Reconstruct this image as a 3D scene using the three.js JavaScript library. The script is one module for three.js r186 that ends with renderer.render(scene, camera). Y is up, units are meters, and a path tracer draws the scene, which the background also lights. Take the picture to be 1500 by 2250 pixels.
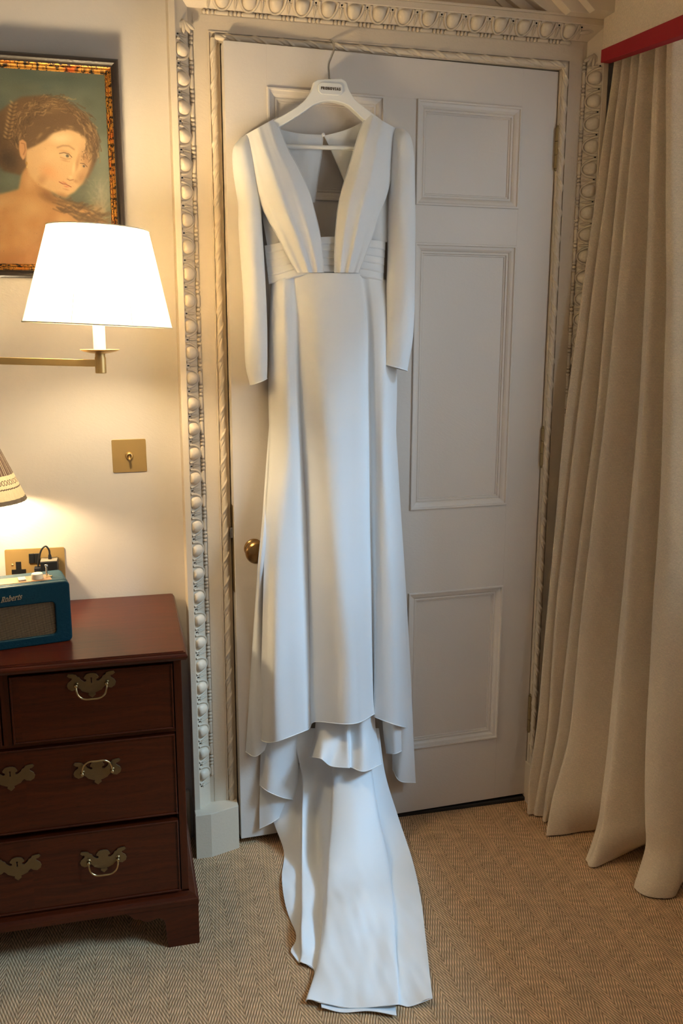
import * as THREE from 'three';
import { RoundedBoxGeometry } from 'three/addons/geometries/RoundedBoxGeometry.js';
import { TextGeometry } from 'three/addons/geometries/TextGeometry.js';
import { FontLoader } from 'three/addons/loaders/FontLoader.js';
import { ImprovedNoise } from 'three/addons/math/ImprovedNoise.js';
import { mergeGeometries, mergeVertices, toCreasedNormals } from 'three/addons/utils/BufferGeometryUtils.js';
import { RectAreaLightUniformsLib } from 'three/addons/lights/RectAreaLightUniformsLib.js';

// ------------------------------------------------------------------ camera, sky, light, exposure
const scene = new THREE.Scene();
const renderer = new THREE.WebGLRenderer();
renderer.toneMapping = THREE.LinearToneMapping;
renderer.toneMappingExposure = 4.2;
renderer.shadowMap.enabled = true;
RectAreaLightUniformsLib.init();

const camera = new THREE.PerspectiveCamera(59.8634, 1500 / 2250, 0.05, 60);
camera.position.set(-0.2718, 1.3696, 2.2538);
camera.rotation.order = 'YXZ';
camera.rotation.set(-0.20180, -0.24540, 0.00237);
scene.add(camera);

const SKY = new THREE.Color().setRGB(0.9, 1.02, 1.13);
scene.background = SKY.clone().multiplyScalar(0.25);

// daylight through the window of the right wall (outside the frame, beside the curtain): a bright patch of cloudy sky, and the paler sky all round it
const WIN = { z0: 0.56, z1: 2.4, y0: 0.84, y1: 2.6, x: 1.16, deep: 0.34 };
const bright = new THREE.DirectionalLight(new THREE.Color().setRGB(0.45, 0.84, 1.28), 0.52);
bright.name = 'bright_sky';
bright.position.set(0.609, 0.669, 0.424).multiplyScalar(4);
bright.target.position.set(0, 0, 0);
bright.castShadow = true;
bright.shadow.radius = 22;
Object.assign(bright.shadow.camera, { left: -3, right: 3, top: 3, bottom: -3, near: 0.1, far: 12 });
scene.add(bright, bright.target);
const daylight = new THREE.RectAreaLight(SKY, 0.34, WIN.z1 - WIN.z0 - 0.12, WIN.y1 - WIN.y0 - 0.12);
daylight.name = 'window_daylight';
daylight.position.set(WIN.x + WIN.deep - 0.085, (WIN.y0 + WIN.y1) / 2, (WIN.z0 + WIN.z1) / 2);
daylight.lookAt(-4, (WIN.y0 + WIN.y1) / 2, (WIN.z0 + WIN.z1) / 2);
scene.add(daylight);

// ------------------------------------------------------------------ helpers
const FL = -0.02;                       // height of the carpet (the door's foot is at 0)
const V = (x, y, z) => new THREE.Vector3(x, y, z);
const noise = new ImprovedNoise();
let rs = 7;
const rnd = () => { rs = (rs * 1664525 + 1013904223) >>> 0; return rs / 4294967296; };
const used = new Map();
function numbered(n) { const k = used.get(n) ?? 0; used.set(n, k + 1); return k ? n + '_' + String(k).padStart(3, '0') : n; }
function mesh(name, geo, mat, parent, label) {
  const m = new THREE.Mesh(geo, mat);
  m.name = parent ? name : numbered(name);
  m.castShadow = m.receiveShadow = true;
  (parent ?? scene).add(m);
  if (label) m.userData.label = label;
  return m;
}
function thing(name, label, category, pos = [0, 0, 0], turn = 0, group) {
  const o = new THREE.Group();
  o.name = numbered(name); o.position.set(...pos); o.rotation.y = turn;
  o.userData = { label, category };
  if (group) o.userData.group = group;
  scene.add(o);
  return o;
}
function structure(name, label, category, pos = [0, 0, 0], turn = 0) {
  const o = thing(name, label, category, pos, turn);
  o.userData.kind = 'structure';
  return o;
}
function tag(m, label, category, kind) { m.userData.label = label; m.userData.category = category; if (kind) m.userData.kind = kind; return m; }

// uv in metres from the side a face looks to
function boxUV(g, turn = false) {
  g = g.index ? g.toNonIndexed() : g;
  const p = g.attributes.position, uv = new Float32Array(p.count * 2), a = V(), b = V(), c = V(), n = V();
  for (let i = 0; i < p.count; i += 3) {
    a.fromBufferAttribute(p, i); b.fromBufferAttribute(p, i + 1); c.fromBufferAttribute(p, i + 2);
    n.copy(b).sub(a).cross(c.clone().sub(a));
    const ax = Math.abs(n.x), ay = Math.abs(n.y), az = Math.abs(n.z);
    [a, b, c].forEach((v, k) => {
      const q = az >= ax && az >= ay ? [v.x, v.y] : ax >= ay ? [v.z, v.y] : [v.x, v.z];
      uv[(i + k) * 2] = turn ? q[1] : q[0]; uv[(i + k) * 2 + 1] = turn ? q[0] : q[1];
    });
  }
  g.setAttribute('uv', new THREE.BufferAttribute(uv, 2));
  return g;
}
function box(x0, x1, y0, y1, z0, z1, r = 0.0015, turn = false) {
  const g = r > 0 ? new RoundedBoxGeometry(x1 - x0, y1 - y0, z1 - z0, 1, r) : new THREE.BoxGeometry(x1 - x0, y1 - y0, z1 - z0);
  g.translate((x0 + x1) / 2, (y0 + y1) / 2, (z0 + z1) / 2);
  return boxUV(g, turn);
}
const merge = (list) => mergeGeometries(list.map((g) => {
  g = g.index ? g.toNonIndexed() : g;
  for (const k of Object.keys(g.attributes)) if (!['position', 'normal', 'uv'].includes(k)) g.deleteAttribute(k);
  return g;
}));
function lathe(pts, seg = 40) { return new THREE.LatheGeometry(pts.map(([r, y]) => new THREE.Vector2(r, y)), seg); }
function tube(pts, r, seg = 48, rad = 10, closed = false) {
  return new THREE.TubeGeometry(new THREE.CatmullRomCurve3(pts.map((p) => V(...p)), closed, 'centripetal'), seg, r, rad, closed);
}
// surface from a function on the unit square; uv in metres along both directions
function surface(nu, nv, f, close = false) {
  const pos = [], uv = [], idx = [];
  const P = [];
  for (let j = 0; j <= nv; j++) for (let i = 0; i <= nu; i++) { const p = f(i / nu, j / nv); P.push(p); pos.push(p.x, p.y, p.z); }
  const su = new Float32Array((nu + 1) * (nv + 1)), sv = new Float32Array((nu + 1) * (nv + 1));
  for (let j = 0; j <= nv; j++) for (let i = 0; i <= nu; i++) {
    const k = j * (nu + 1) + i;
    su[k] = i ? su[k - 1] + P[k].distanceTo(P[k - 1]) : 0;
    sv[k] = j ? sv[k - nu - 1] + P[k].distanceTo(P[k - nu - 1]) : 0;
    uv.push(su[k], sv[k]);
  }
  for (let j = 0; j < nv; j++) for (let i = 0; i < nu; i++) {
    const a = j * (nu + 1) + i, b = a + 1, c = a + nu + 1, d = c + 1;
    idx.push(a, c, b, b, c, d);
  }
  const g = new THREE.BufferGeometry();
  g.setAttribute('position', new THREE.Float32BufferAttribute(pos, 3));
  g.setAttribute('uv', new THREE.Float32BufferAttribute(uv, 2));
  g.setIndex(idx);
  g.computeVertexNormals();
  if (close) {
    const n = g.attributes.normal;
    for (let j = 0; j <= nv; j++) {
      const a = j * (nu + 1), b = a + nu, s = V(n.getX(a) + n.getX(b), n.getY(a) + n.getY(b), n.getZ(a) + n.getZ(b)).normalize();
      n.setXYZ(a, s.x, s.y, s.z); n.setXYZ(b, s.x, s.y, s.z);
    }
  }
  return g;
}
const cr = (a, b, c, d, t) => 0.5 * (2 * b + (c - a) * t + (2 * a - 5 * b + 4 * c - d) * t * t + (3 * b - a - 3 * c + d) * t * t * t);
function crAt(list, t) {
  const n = list.length - 1, x = Math.min(Math.max(t, 0), 1) * n, i = Math.min(Math.floor(x), n - 1), f = x - i;
  const g = (k) => (k < 0 ? list[0].map((v, c) => 2 * v - list[1][c]) : k > n ? list[n].map((v, c) => 2 * v - list[n - 1][c]) : list[k]);
  const [A, B, C, D] = [g(i - 1), g(i), g(i + 1), g(i + 2)];
  return B.map((_, c) => cr(A[c], B[c], C[c], D[c], f));
}
// smooth cloth through a grid of points [row][column]; rows run down the cloth
function cloth(grid, nu, nv, wrinkle) {
  return surface(nu, nv, (u, v) => {
    const col = grid.map((r) => crAt(r, u)), p = crAt(col, v), q = V(...p);
    if (wrinkle) wrinkle(q, u, v);
    if (q.y < FL + 0.0025) q.y = FL + 0.0025;
    return q;
  });
}
// moulding swept round a rectangle with mitred corners; profile points are [distance inwards, height]
function mouldLoop(x0, y0, x1, y1, prof, z = 0) {
  const pos = [], at = ([d, h]) => [[x0 + d, y0 + d, z + h], [x1 - d, y0 + d, z + h], [x1 - d, y1 - d, z + h], [x0 + d, y1 - d, z + h]];
  for (let k = 0; k + 1 < prof.length; k++) {
    const A = at(prof[k]), B = at(prof[k + 1]);
    for (let s = 0; s < 4; s++) { const t = (s + 1) % 4; pos.push(...A[s], ...A[t], ...B[t], ...A[s], ...B[t], ...B[s]); }
  }
  const g = new THREE.BufferGeometry();
  g.setAttribute('position', new THREE.Float32BufferAttribute(pos, 3));
  g.computeVertexNormals();
  return boxUV(g);
}
// moulding of the door case: up the left side, across the head and down the right; profile points are [distance outwards, z]
function mouldCase(x0, x1, yt, yb, prof) {
  const pos = [], at = ([a, z]) => [[x0 - a, yb, z], [x0 - a, yt + a, z], [x1 + a, yt + a, z], [x1 + a, yb, z]];
  for (let k = 0; k + 1 < prof.length; k++) {
    const A = at(prof[k]), B = at(prof[k + 1]);
    for (let s = 0; s < 3; s++) pos.push(...A[s], ...A[s + 1], ...B[s + 1], ...A[s], ...B[s + 1], ...B[s]);
  }
  const g = new THREE.BufferGeometry();
  g.setAttribute('position', new THREE.Float32BufferAttribute(pos, 3));
  g.computeVertexNormals();
  return boxUV(g);
}
function extrude(pts, depth, bevel = 0, holes = [], curve = 8) {
  const sh = pts instanceof THREE.Shape ? pts : new THREE.Shape(pts.map(([x, y]) => new THREE.Vector2(x, y)));
  for (const h of holes) sh.holes.push(h);
  return new THREE.ExtrudeGeometry(sh, { depth, bevelEnabled: bevel > 0, bevelThickness: bevel, bevelSize: bevel, bevelSegments: 2, curveSegments: curve });
}
function roundRect(x0, x1, y0, y1, r) {
  const s = new THREE.Shape();
  s.moveTo(x0 + r, y0); s.lineTo(x1 - r, y0); s.absarc(x1 - r, y0 + r, r, -Math.PI / 2, 0); s.lineTo(x1, y1 - r); s.absarc(x1 - r, y1 - r, r, 0, Math.PI / 2);
  s.lineTo(x0 + r, y1); s.absarc(x0 + r, y1 - r, r, Math.PI / 2, Math.PI); s.lineTo(x0, y0 + r); s.absarc(x0 + r, y0 + r, r, Math.PI, 1.5 * Math.PI);
  return s;
}

// ------------------------------------------------------------------ textures
function dataTex(w, h, f, srgb, rx = 1, ry = 1) {
  const d = new Uint8Array(w * h * 4);
  for (let y = 0; y < h; y++) for (let x = 0; x < w; x++) {
    const c = f(x / w, y / h, x, y), o = (y * w + x) * 4;
    if (typeof c === 'number') d[o] = d[o + 1] = d[o + 2] = Math.max(0, Math.min(255, c * 255));
    else for (let k = 0; k < 3; k++) d[o + k] = Math.max(0, Math.min(255, c[k] * 255));
    d[o + 3] = 255;
  }
  const t = new THREE.DataTexture(d, w, h);
  t.wrapS = t.wrapT = THREE.RepeatWrapping;
  t.magFilter = THREE.LinearFilter; t.minFilter = THREE.LinearMipmapLinearFilter;
  if (srgb) t.colorSpace = THREE.SRGBColorSpace;
  t.repeat.set(rx, ry);
  t.needsUpdate = true;
  return t;
}
// noise that repeats with the tile
function tileNoise(u, v, f, seed = 0) {
  const a = u * 2 * Math.PI, b = v * 2 * Math.PI, k = f / (2 * Math.PI);
  return noise.noise(Math.cos(a) * k + seed + 11.3, Math.sin(a) * k + Math.cos(b) * k * 1.7 + 5.1, Math.sin(b) * k * 1.7 + seed * 2.3);
}
const mixc = (a, b, t) => a.map((v, i) => v + (b[i] - v) * t);
const paintBump = dataTex(512, 512, (u, v) => 0.5 + 0.25 * tileNoise(u, v, 60) + 0.2 * tileNoise(u, v, 160, 3) + 0.2 * (rnd() - 0.5), false, 2, 2);
const lin = (r, g, b) => new THREE.Color().setRGB(r, g, b);
const std = (o) => new THREE.MeshPhysicalMaterial(o);
const M = {};
M.wall = std({ color: lin(0.58, 0.53, 0.475), roughness: 0.75, bumpMap: paintBump, bumpScale: 0.0003 });
M.ceiling = std({ color: lin(0.78, 0.75, 0.69), roughness: 0.8 });
M.trim = std({ color: lin(0.66, 0.545, 0.40), roughness: 0.5, bumpMap: paintBump, bumpScale: 0.0004 });
M.door = std({ color: lin(0.69, 0.62, 0.545), roughness: 0.48, bumpMap: paintBump, bumpScale: 0.0003 });
M.holeDisc = std({ color: lin(0.012, 0.011, 0.01), roughness: 0.6 });  // near-black, stands for the shade inside the drill holes
M.dark = std({ color: lin(0.02, 0.014, 0.01), roughness: 0.7 });

// jute carpet woven in a herringbone
{
  const N = 1024, T = 0.304;           // tile of 0.304 m: four zigzags
  const rib = (u, v) => {
    const zig = (u * 4) % 1, s = zig < 0.5 ? zig * 2 : 2 - zig * 2, line = v * 19 + s * 6.2;
    const f = line - Math.floor(line), k = Math.abs(f - 0.5) * 2, twist = 0.5 + 0.5 * Math.sin((u * 4 * 22 + Math.floor(line) * 2.4) * Math.PI * (zig < 0.5 ? 1 : -1));
    const seam = Math.min(Math.abs(s), Math.abs(1 - s));
    return { h: Math.pow(1 - k * k, 0.6) * (0.72 + 0.28 * twist) * Math.min(1, 0.72 + seam * 9), id: Math.floor(line) + (zig < 0.5 ? 0 : 100) + Math.floor(u * 4) * 7 };
  };
  const map = dataTex(N, N, (u, v) => {
    const r = rib(u, v), n = 0.5 + 0.5 * tileNoise(u, v, 90, 2), m = 0.5 + 0.5 * tileNoise(u, v, 9, 4), id = Math.sin(r.id * 12.9898) * 43758.5453, q = id - Math.floor(id);
    return mixc(mixc([0.40, 0.32, 0.24], [0.96, 0.86, 0.73], Math.min(1, 0.05 + 0.95 * r.h)), [0.78, 0.68, 0.56], 0.2 * q + 0.15 * n).map((c) => c * (0.9 + 0.16 * m + 0.2 * (rnd() - 0.5)));
  }, true, 1 / T, 1 / T);
  const bump = dataTex(N, N, (u, v) => rib(u, v).h * 0.7 + 0.3 * rnd(), false, 1 / T, 1 / T);
  M.carpet = std({ map, color: lin(1.14, 0.95, 0.76), roughness: 1, bumpMap: bump, bumpScale: 0.004, specularIntensity: 0.1 });
}
// linen of the curtain and pelmet
{
  const weave = (u, v) => {
    const a = Math.sin(u * 72 * Math.PI * 2), b = Math.sin(v * 72 * Math.PI * 2);
    return 0.5 + 0.25 * a * b + 0.22 * Math.max(a, b);
  };
  const map = dataTex(1024, 1024, (u, v) => {
    const w = weave(u, v), slub = 0.5 + 0.5 * noise.noise(u * 40, v * 300, 3.3), slub2 = 0.5 + 0.5 * noise.noise(u * 300, v * 40, 9.1);
    return mixc([0.52, 0.47, 0.40], [1.0, 0.95, 0.87], 0.5 * w + 0.25 * slub + 0.25 * slub2).map((c) => c * (0.94 + 0.12 * rnd()));
  }, true, 1 / 0.19, 1 / 0.19);
  const bump = dataTex(1024, 1024, (u, v) => weave(u, v) * 0.8 + 0.2 * rnd(), false, 1 / 0.19, 1 / 0.19);
  M.linen = std({ map, color: lin(1.3, 1.22, 1.1), roughness: 0.95, bumpMap: bump, bumpScale: 0.0014, sheen: 0.3, sheenColor: lin(0.5, 0.45, 0.38), sheenRoughness: 0.6 });
  M.redTrim = std({ color: lin(0.33, 0.008, 0.012), roughness: 0.85, bumpMap: bump, bumpScale: 0.0006 });
}
// crepe of the dress
{
  const bump = dataTex(512, 512, (u, v) => 0.5 + 0.2 * Math.sin(u * 128 * Math.PI) * Math.sin(v * 128 * Math.PI) + 0.25 * (rnd() - 0.5), false, 1 / 0.06, 1 / 0.06);
  M.crepe = std({ color: lin(0.80, 0.80, 0.79), roughness: 0.62, bumpMap: bump, bumpScale: 0.00015, sheen: 0.35, sheenColor: lin(0.9, 0.9, 0.9), sheenRoughness: 0.45, side: THREE.DoubleSide });
  M.satin = std({ color: lin(0.80, 0.80, 0.79), roughness: 0.42, bumpMap: bump, bumpScale: 0.0001, side: THREE.DoubleSide });
  M.thread = std({ color: lin(0.82, 0.82, 0.8), roughness: 0.6 });
  M.plastic = std({ color: lin(0.8, 0.79, 0.75), roughness: 0.32 });
}
// mahogany
function woodTex(seed, dark, mid, light) {
  return dataTex(1024, 512, (u, v) => {
    const wob = 0.06 * noise.noise(u * 3, v * 5, seed) + 0.02 * noise.noise(u * 9, v * 14, seed + 4);
    const band = 0.5 + 0.5 * noise.noise(u * 2.2 + seed, (v + wob) * 34, seed), fine = 0.5 + 0.5 * noise.noise(u * 10, (v + wob) * 150, seed + 2), pore = noise.noise(u * 26, v * 420, seed + 7) > 0.42 ? 0.72 : 1;
    return mixc(mixc(dark, mid, band), light, 0.5 * fine * band).map((c) => c * pore * (0.97 + 0.06 * rnd()));
  }, true, 1 / 0.5, 1 / 0.25);
}
M.wood = std({ map: woodTex(2.2, [0.36, 0.155, 0.075], [0.49, 0.23, 0.105], [0.62, 0.32, 0.155]), color: lin(0.38, 0.26, 0.17), roughness: 0.34, clearcoat: 0.2, clearcoatRoughness: 0.2, specularIntensity: 0.6 });
// metals
const brush = dataTex(256, 256, (u, v) => 0.5 + 0.3 * noise.noise(u * 4, v * 120, 1) + 0.2 * (rnd() - 0.5), false, 20, 20);
M.brass = std({ color: lin(0.62, 0.43, 0.18), metalness: 0.75, roughness: 0.32, bumpMap: brush, bumpScale: 0.00008 });
M.brassDull = std({ color: lin(0.43, 0.285, 0.11), metalness: 0.4, roughness: 0.42, bumpMap: brush, bumpScale: 0.00006 });
M.brassOld = std({ color: lin(0.34, 0.25, 0.12), metalness: 0.95, roughness: 0.4, bumpMap: paintBump, bumpScale: 0.0004 });
M.bronze = std({ color: lin(0.21, 0.165, 0.09), metalness: 0.9, roughness: 0.3, bumpMap: paintBump, bumpScale: 0.0005 });
M.knob = std({ color: lin(0.30, 0.17, 0.06), metalness: 0.85, roughness: 0.28 });
M.steel = std({ color: lin(0.55, 0.55, 0.55), metalness: 1, roughness: 0.22 });
M.black = std({ color: lin(0.012, 0.012, 0.013), roughness: 0.35 });
M.cream = std({ color: lin(0.75, 0.66, 0.5), roughness: 0.4 });

// ------------------------------------------------------------------ measured shapes, in metres: cloth as rows of points, outlines as lists of points
const DATA = {
  skirtFront: [[[0.1043,1.4833,0.05],[0.1076,1.4845,0.07],[0.1239,1.4903,0.085],[0.1417,1.4969,0.085],[0.1523,1.5005,0.082],[0.1624,1.5025,0.087],[0.201,1.5034,0.1],[0.2559,1.5041,0.105],[0.3074,1.5044,0.095],[0.3239,1.5021,0.085],[0.3422,1.4982,0.082],[0.369,1.4949,0.07],[0.3975,1.492,0.05]],[[0.0984,1.3968,0.045],[0.1009,1.3966,0.07],[0.1249,1.3964,0.098],[0.1448,1.3965,0.093],[0.1589,1.3967,0.084],[0.1689,1.3967,0.09],[0.2047,1.3966,0.112],[0.2578,1.3969,0.112],[0.3211,1.3974,0.098],[0.3366,1.3977,0.08],[0.3537,1.3977,0.086],[0.3825,1.3979,0.08],[0.4208,1.3985,0.045]],[[0.0926,1.2307,0.045],[0.0964,1.2322,0.07],[0.1258,1.2341,0.108],[0.1493,1.2332,0.097],[0.1629,1.232,0.08],[0.1746,1.2324,0.09],[0.2115,1.2338,0.12],[0.2647,1.233,0.118],[0.3236,1.2313,0.102],[0.3439,1.2294,0.076],[0.3584,1.23,0.088],[0.3864,1.2297,0.09],[0.4283,1.2264,0.045]],[[0.0884,1.063,0.07],[0.0939,1.0649,0.085],[0.1264,1.0678,0.114],[0.1542,1.065,0.1],[0.1714,1.0615,0.078],[0.181,1.0626,0.088],[0.2232,1.0666,0.128],[0.273,1.0645,0.124],[0.3265,1.0603,0.105],[0.3479,1.0557,0.076],[0.3632,1.0571,0.09],[0.3835,1.0571,0.095],[0.4286,1.049,0.045]],[[0.0712,0.8965,0.104],[0.0808,0.8969,0.108],[0.1132,0.8978,0.12],[0.1535,0.8921,0.103],[0.1797,0.8855,0.078],[0.1895,0.8871,0.088],[0.2338,0.8942,0.132],[0.2823,0.8907,0.127],[0.3307,0.8842,0.108],[0.3517,0.8766,0.077],[0.3645,0.8791,0.092],[0.3935,0.8789,0.098],[0.4431,0.8658,0.048]],[[0.0627,0.7199,0.104],[0.0737,0.7203,0.108],[0.0992,0.7226,0.122],[0.1553,0.7137,0.105],[0.1837,0.7035,0.077],[0.1936,0.7058,0.087],[0.2474,0.716,0.135],[0.2908,0.7114,0.13],[0.3377,0.7023,0.11],[0.3569,0.6916,0.078],[0.3675,0.6953,0.093],[0.4041,0.6947,0.1],[0.4559,0.6765,0.05]],[[0.0603,0.5247,0.07],[0.0715,0.5311,0.09],[0.0895,0.5426,0.125],[0.1575,0.5289,0.105],[0.1854,0.5156,0.076],[0.1979,0.5182,0.086],[0.2617,0.5314,0.137],[0.3022,0.5259,0.132],[0.3451,0.5145,0.112],[0.3612,0.5004,0.078],[0.3677,0.5061,0.095],[0.4145,0.5037,0.1],[0.4659,0.4804,0.05]],[[0.056,0.4008,0.046],[0.0691,0.4138,0.08],[0.0867,0.4315,0.126],[0.1614,0.4153,0.106],[0.1862,0.3996,0.075],[0.1987,0.4029,0.086],[0.2647,0.4194,0.141],[0.3073,0.412,0.134],[0.3505,0.4026,0.11],[0.363,0.3887,0.08],[0.3654,0.3891,0.094],[0.4188,0.3861,0.1],[0.4747,0.3592,0.05]],[[0.0519,0.3007,0.046],[0.0625,0.2985,0.08],[0.0889,0.3185,0.126],[0.1645,0.3288,0.106],[0.1871,0.3212,0.075],[0.1997,0.3431,0.086],[0.2647,0.3547,0.142],[0.3102,0.3512,0.134],[0.3547,0.3578,0.11],[0.3648,0.3409,0.08],[0.3646,0.3418,0.094],[0.4173,0.3175,0.1],[0.4748,0.2775,0.05]]],
  skirtBackLeft: [[[0.0945,1.1395,0.04],[0.104,1.1398,0.045],[0.1515,1.1382,0.04]],[[0.0772,1.0059,0.07],[0.0879,1.0063,0.075],[0.1483,1.0,0.05]],[[0.0626,0.8961,0.1],[0.0772,0.8958,0.102],[0.1453,0.8834,0.06]],[[0.051,0.8044,0.106],[0.0683,0.8034,0.106],[0.1444,0.7871,0.06]],[[0.0462,0.717,0.09],[0.0642,0.7169,0.094],[0.1446,0.6999,0.055]],[[0.038,0.5163,0.042],[0.0588,0.5226,0.064],[0.1453,0.5065,0.042]],[[0.0252,0.3503,0.042],[0.0484,0.359,0.067],[0.1438,0.3374,0.042]],[[0.0173,0.2567,0.042],[0.0416,0.2533,0.068],[0.0802,0.2661,0.044]]],
  skirtBackRightInner: [[[0.369,0.807,0.045],[0.4023,0.8087,0.06],[0.4409,0.8041,0.05]],[[0.3772,0.6166,0.045],[0.4099,0.6201,0.064],[0.4492,0.6127,0.05]],[[0.3923,0.419,0.045],[0.4205,0.4255,0.068],[0.4545,0.4158,0.052]],[[0.4018,0.2834,0.045],[0.427,0.292,0.07],[0.4581,0.2803,0.052]],[[0.4118,0.2073,0.046],[0.4308,0.2154,0.07],[0.4602,0.2146,0.053]]],
  skirtBackRightOuter: [[[0.3933,1.1323,0.035],[0.4165,1.1322,0.04],[0.4295,1.1313,0.034]],[[0.402,0.9269,0.035],[0.4244,0.9283,0.048],[0.4447,0.9252,0.036]],[[0.4116,0.6753,0.035],[0.4398,0.6782,0.052],[0.4651,0.6724,0.038]],[[0.421,0.4394,0.036],[0.4527,0.4441,0.056],[0.4819,0.4351,0.04]],[[0.43,0.2491,0.037],[0.4599,0.2565,0.06],[0.4929,0.2442,0.042]],[[0.434,0.1515,0.037],[0.45,0.123,0.056],[0.5022,0.1038,0.043]]],
  underTier: [[[0.2081,0.391,0.06],[0.225,0.3998,0.085],[0.2588,0.3984,0.09],[0.2839,0.4001,0.1],[0.2946,0.3939,0.088],[0.3241,0.398,0.105],[0.3686,0.3786,0.07]],[[0.2049,0.3132,0.062],[0.2238,0.3239,0.09],[0.2602,0.3221,0.095],[0.2834,0.3255,0.108],[0.2957,0.3159,0.09],[0.3253,0.3226,0.112],[0.3718,0.3005,0.075]],[[0.1954,0.2717,0.07],[0.213,0.2846,0.115],[0.2554,0.2796,0.115],[0.2786,0.2785,0.132],[0.2916,0.2692,0.116],[0.3222,0.2762,0.138],[0.377,0.2532,0.09]],[[0.1843,0.2406,0.08],[0.2028,0.2619,0.138],[0.2316,0.2364,0.136],[0.2729,0.2357,0.155],[0.2861,0.2268,0.138],[0.3166,0.2223,0.16],[0.3794,0.2104,0.11]]],
  cascadeFront: [[[0.0613,0.3347,0.045],[0.0909,0.3382,0.06],[0.1411,0.3308,0.056],[0.1717,0.3202,0.04]],[[0.0588,0.2696,0.046],[0.0893,0.2746,0.064],[0.1397,0.2668,0.06],[0.1633,0.2553,0.042]],[[0.055,0.2045,0.048],[0.0824,0.2056,0.07],[0.1232,0.1907,0.064],[0.161,0.1756,0.044]],[[0.0527,0.1589,0.05],[0.0735,0.1488,0.074],[0.1138,0.1238,0.07],[0.1575,0.098,0.046]]],
  cascadeBack: [[[0.0596,0.2009,0.042],[0.1033,0.1995,0.05],[0.1425,0.1905,0.042],[0.1661,0.1855,0.038]],[[0.0528,0.1083,0.044],[0.0965,0.1288,0.055],[0.1365,0.138,0.044],[0.1641,0.1391,0.04]],[[0.0503,0.0298,0.052],[0.0867,0.051,0.062],[0.1271,0.0714,0.05],[0.1608,0.0967,0.042]]],
  train: [[[0.0956,0.3108,0.03],[0.1411,0.2988,0.0148],[0.1439,0.31,0.04],[0.2061,0.3053,0.045],[0.2533,0.2999,0.0448],[0.2575,0.311,0.07],[0.2996,0.3109,0.08],[0.3408,0.3017,0.07],[0.3571,0.2883,0.0448],[0.3646,0.2921,0.055],[0.3899,0.2847,0.045]],[[0.0935,0.178,0.032],[0.1657,0.1729,0.0398],[0.1682,0.1856,0.065],[0.2085,0.1753,0.055],[0.2425,0.1864,0.0848],[0.2466,0.1988,0.11],[0.2909,0.201,0.125],[0.3419,0.1919,0.12],[0.3583,0.1769,0.0948],[0.3649,0.1736,0.09],[0.4025,0.1585,0.07]],[[0.0848,0.0703,0.045],[0.1581,0.073,0.0798],[0.1607,0.087,0.105],[0.2047,0.0609,0.082],[0.2246,0.0968,0.1498],[0.2285,0.1107,0.175],[0.2829,0.1145,0.195],[0.3432,0.1003,0.185],[0.3597,0.0836,0.1598],[0.3691,0.0767,0.15],[0.4241,0.0587,0.12]],[[0.1072,-0.0138,0.105],[0.1425,-0.0018,0.1548],[0.1448,0.0135,0.18],[0.1933,-0.0095,0.155],[0.2008,0.0328,0.2248],[0.2045,0.048,0.25],[0.2693,0.0505,0.27],[0.3455,0.0326,0.26],[0.3621,0.0143,0.2348],[0.3759,-0.0001,0.215],[0.4316,-0.0056,0.22]],[[0.0822,-0.0138,0.215],[0.1262,-0.0145,0.2348],[0.1283,0.0017,0.26],[0.1744,-0.0123,0.25],[0.1833,0.0123,0.2898],[0.1867,0.0282,0.315],[0.2543,0.0304,0.335],[0.3334,0.0111,0.325],[0.3499,-0.008,0.2998],[0.3584,-0.0092,0.3],[0.4142,-0.0051,0.32]],[[0.0694,-0.012,0.3296],[0.1025,-0.008,0.3526],[0.104,0.01,0.379],[0.151,-0.008,0.3645],[0.1539,0.017,0.4014],[0.1566,0.035,0.4281],[0.2249,0.04,0.4522],[0.3021,0.025,0.4495],[0.3173,0.007,0.4272],[0.3287,-0.002,0.417],[0.388,0.0,0.4345]],[[0.0732,-0.014,0.4488],[0.079,-0.008,0.4633],[0.0805,0.01,0.4882],[0.1251,-0.014,0.4698],[0.1275,-0.008,0.4785],[0.1303,0.01,0.5037],[0.2071,0.01,0.5226],[0.2796,0.008,0.5378],[0.294,-0.01,0.5169],[0.3022,-0.01,0.5189],[0.3581,0.0,0.5463]],[[0.0543,-0.015,0.4909],[0.0689,-0.016,0.5134],[0.0729,-0.008,0.5249],[0.101,-0.016,0.5397],[0.105,-0.016,0.5407],[0.1085,0.0,0.5624],[0.1882,0.002,0.5921],[0.2612,0.0,0.6075],[0.2744,-0.016,0.59],[0.2836,-0.012,0.5975],[0.3407,-0.004,0.6145]],[[0.0518,-0.016,0.4984],[0.0628,-0.016,0.5333],[0.0672,-0.01,0.5422],[0.0912,-0.016,0.5701],[0.0781,-0.016,0.6071],[0.0837,-0.008,0.6185],[0.1661,-0.006,0.6553],[0.2448,-0.004,0.6703],[0.256,-0.016,0.6581],[0.2705,-0.014,0.6642],[0.3227,-0.006,0.68]],[[0.0516,-0.016,0.4998],[0.0622,-0.016,0.5361],[0.0667,-0.01,0.545],[0.0906,-0.016,0.5729],[0.0567,-0.016,0.6514],[0.0613,-0.004,0.6671],[0.1399,-0.014,0.6982],[0.2287,0.0,0.7278],[0.241,-0.016,0.7116],[0.2616,-0.016,0.722],[0.3098,-0.002,0.727]]],
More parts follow.
